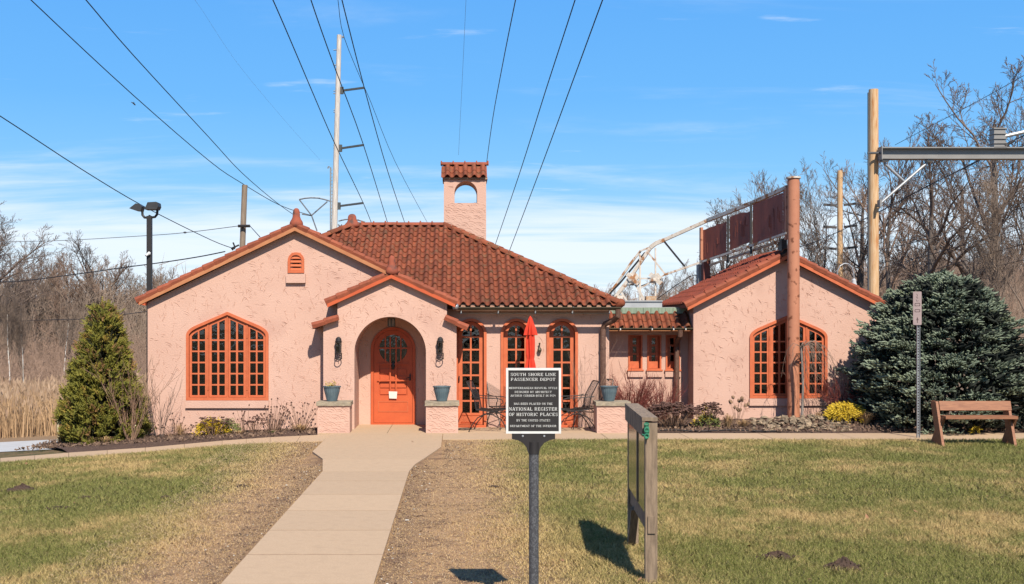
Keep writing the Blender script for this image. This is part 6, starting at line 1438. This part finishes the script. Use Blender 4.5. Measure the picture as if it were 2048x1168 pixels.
# left bed
bare_shrub(262, 22.35, 1.15, 1.55, 26, TTWIG, 'bare twiggy shrub at the left corner of the depot beside the conical evergreen', 1, r=.008, sub=9)
bare_shrub(318, 22.6, .7, 1.25, 12, TWIG, 'thin brown bare shrub against the wall at the left corner of the depot', 19, r=.006, sub=8)
leafy(425, 22.75, .66, .30, 2600, YELL, 'yellow leaved shrub under the left tudor window', 2, leaf=.045)
leafy(452, 22.85, .50, .26, 900, YGRN, 'olive green foliage at the foot of the yellow shrub under the left window', 22, name='olive_shrub', leaf=.05)
seedheads(425, 22.55, .85, .40, 46, 'dark flat topped dried sedum around the yellow shrub under the left window', 3)
seedheads(508, 22.7, .46, .36, 26, 'smaller dark dried sedum under the right end of the left window', 4)
for i, (px, w_, h, n_, lb) in enumerate(((352, .9, .50, 26, 'thin dried coneflower stalks under the left end of the left window'), (548, .75, .72, 44, 'tall dried coneflower stalks right of the left window'), (600, .8, .72, 30, 'dried coneflower stalks nearest the left stucco pillar'), (488, .6, .62, 16, 'sparse dried coneflower stalks between the two sedums under the left window'))):
    seedheads(px, 22.85, w_, h, n_, lb, 40+i, flat=False, name='dried_coneflower', hr=.04, group='dried coneflowers by the left wing')
tuft(600, 22.6, .5, .17, 160, TUFT, 'tan grass tuft at the foot of the wall left of the left stucco pillar', 5); tuft(178, 22.15, .28, .16, 120, TUFT, 'tan grass tuft at the foot of the conical evergreen, left one', 6); tuft(212, 22.1, .3, .16, 120, TUFT, 'tan grass tuft at the foot of the conical evergreen, right one', 7)
tuft(360, 22.9, .5, .28, 90, TUFT, 'sparse tan grass under the left end of the left window', 8); tuft(545, 22.5, .2, .07, 70, YGRN, 'small green tuft below the tall coneflower stalks', 9, name='green_tuft'); tuft(478, 22.6, .3, .10, 70, TUFT, 'low tan tuft between the two sedums', 10)
# right beds
bare_shrub(1262, 24.4, 1.15, .98, 90, RTWIG, 'red twigged bare shrub behind the right patio pillar, below the small windows', 11, r=.0075, sub=12)
bare_shrub(1325, 24.6, .95, .9, 46, RTWIG, 'red twigged bare shrub below the rightmost small window', 12, r=.007, sub=10)
bare_shrub(1175, 22.95, .8, 1.55, 9, TTWIG, 'thin bare shrub climbing beside the brown downspout at the patio', 13, r=.004, sub=9)
seedheads(1345, 22.75, 1.2, .52, 130, 'large dark dried sedum beside the timber board, below the two downspouts', 14, hr=.052)
seedheads(1418, 22.95, .72, .50, 64, 'dark dried sedum with some green leaves left of the dried hydrangea', 15, hr=.042)
leafy(1415, 22.9, .46, .22, 700, YGRN, 'olive green foliage under the second dried sedum', 16, name='olive_shrub', leaf=.06)
leafy(1408, 22.95, .36, .44, 260, YELL, 'few yellow leaves poking out of the second dried sedum', 17, leaf=.045)
seedheads(1475, 24.0, .55, .62, 13, 'dried hydrangea with round tan heads left of the right tudor window', 18, flat=False, name='dried_hydrangea', hr=.09, m_head=mat('tan_head', (.34,.21,.12), (.2,.12,.08), rough=.9, scale=30))
tuft(1455, 22.7, .45, .3, 200, TUFT, 'tan grass tuft between the second sedum and the rockery', 21); tuft(1487, 22.75, .5, .17, 160, TUFT, 'low tan grass tuft at the left end of the rockery', 22)
tuft(1732, 22.65, .62, .27, 320, TUFT, 'bright tan grass tuft right of the golden shrub', 23); tuft(1638, 23.3, .35, .2, 90, TUFT, 'thin tan grass tuft left of the golden shrub', 24)
leafy(1691, 22.9, .76, .34, 4200, YELL, 'bright golden drooping shrub between the rockery and the blue spruce', 25, drp=.9, leaf=.06)
leafy(1952, 21.75, .16, .09, 200, YELL, 'small patch of yellow leaves seen under the bench seat', 26, leaf=.045, name='yellow_sprig')
bare_shrub(1680, 23.9, .95, .85, 46, RTWIG, 'dark red twiggy shrub in the shade of the blue spruce', 27, r=.006, sub=10)
bare_shrub(1655, 24.1, 1.1, 1.35, 10, TWIG, 'sparse brown bare shrub beside the right tudor window', 28, r=.004, sub=8)
# weeping standard tree
c = W(1604, 23.65); t = thing('weeping_tree', tuple(c), 'small bare weeping tree with an umbrella of grey twigs beside the salmon pipe', 'tree'); rr = random.Random(6)
tb_ = TB(); zt = P(0, 692, 23.65).z; top = Vector((c.x-.02, 23.65, zt)); tb_.tube([c, c+Vector((.02, 0, .7)), c+Vector((.0, 0, 1.2)), top], [.028, .025, .024, .026], 8); tb_obj('trunk', tb_, mat('grey_smooth_bark', (.3,.25,.21), (.22,.18,.15)), t); tb_ = TB()
for i in range(24):
    a = rr.uniform(0, 6.28); R_ = rr.uniform(.25, .7); o_ = Vector((math.cos(a), math.sin(a)*.75, 0)); if_left = o_.x < 0
    pts = [top+Vector((-.0, 0, -.02)), top+o_*R_*.45+Vector((0, 0, rr.uniform(.03, .12))), top+o_*R_*.85+Vector((0, 0, rr.uniform(-.10, .02))), top+o_*R_*1.05+Vector((0, 0, -rr.uniform(.2, .38))), top+o_*R_*1.1+rvec(rr)*.03+Vector((0, 0, -rr.uniform(.42, .75)))]
    tb_.tube(pts, [.008, .0055, .0035, .0025, .0018], 4)
    for k in range(5): j = rr.randint(1, 3); q = pts[j].lerp(pts[j+1], rr.random()); d = Vector((o_.x*.4+rr.gauss(0, .4), rr.gauss(0, .4), -1)).normalized(); l2 = rr.uniform(.1, .35); tb_.tube([q, q+d*l2*.5+o_*.04, q+d*l2], [.004, .003, .002], 3)
tb_obj('branches', tb_, mat('weeping_twig', (.33,.24,.18), (.2,.14,.1)), t)
# rockery: every stone an object
rock = thing('rockery', (6.9, 22.6, 0), 'low rockery of brown field stones along the foot of the right wing', 'rocks'); rr = random.Random(77); RM = []
for i in range(6):
    mb = MB(); mb.ico((0, 0, 0), 1, .8, .6, rr, .22, 1); RM.append(mb.mesh('stone', ROCK))
for i in range(210):
    px = rr.uniform(1502, 1712); Y = rr.uniform(22.15, 23.35); hgt = max(0, (Y-22.1))*.10*(1-max(0, (px-1640)/90)); x = (px-CXP)*Y/F; s = rr.uniform(.032, .075)
    if abs(px-1590) < 14 and Y > 23.2: continue
    put('stone', RM[i % 6], (x, Y, gzf(x, Y)+.03+hgt), (rr.uniform(-.5, .5), rr.uniform(-.5, .5), rr.uniform(0, 6)), rock, (s*rr.uniform(.8, 1.5), s, s*rr.uniform(.6, 1.1)))
mb = MB(); mb.tube([(x_, 22.12+.03*math.sin(x_*3), gzf(x_, 22.12)+.05+.012*math.sin(x_*5)) for x_ in np.linspace(3.5, 6.3, 24)], .014, 6); tag(obj('bed_edging', mb, BLK), 'black edging strip along the front of the right planting bed', 'edging')
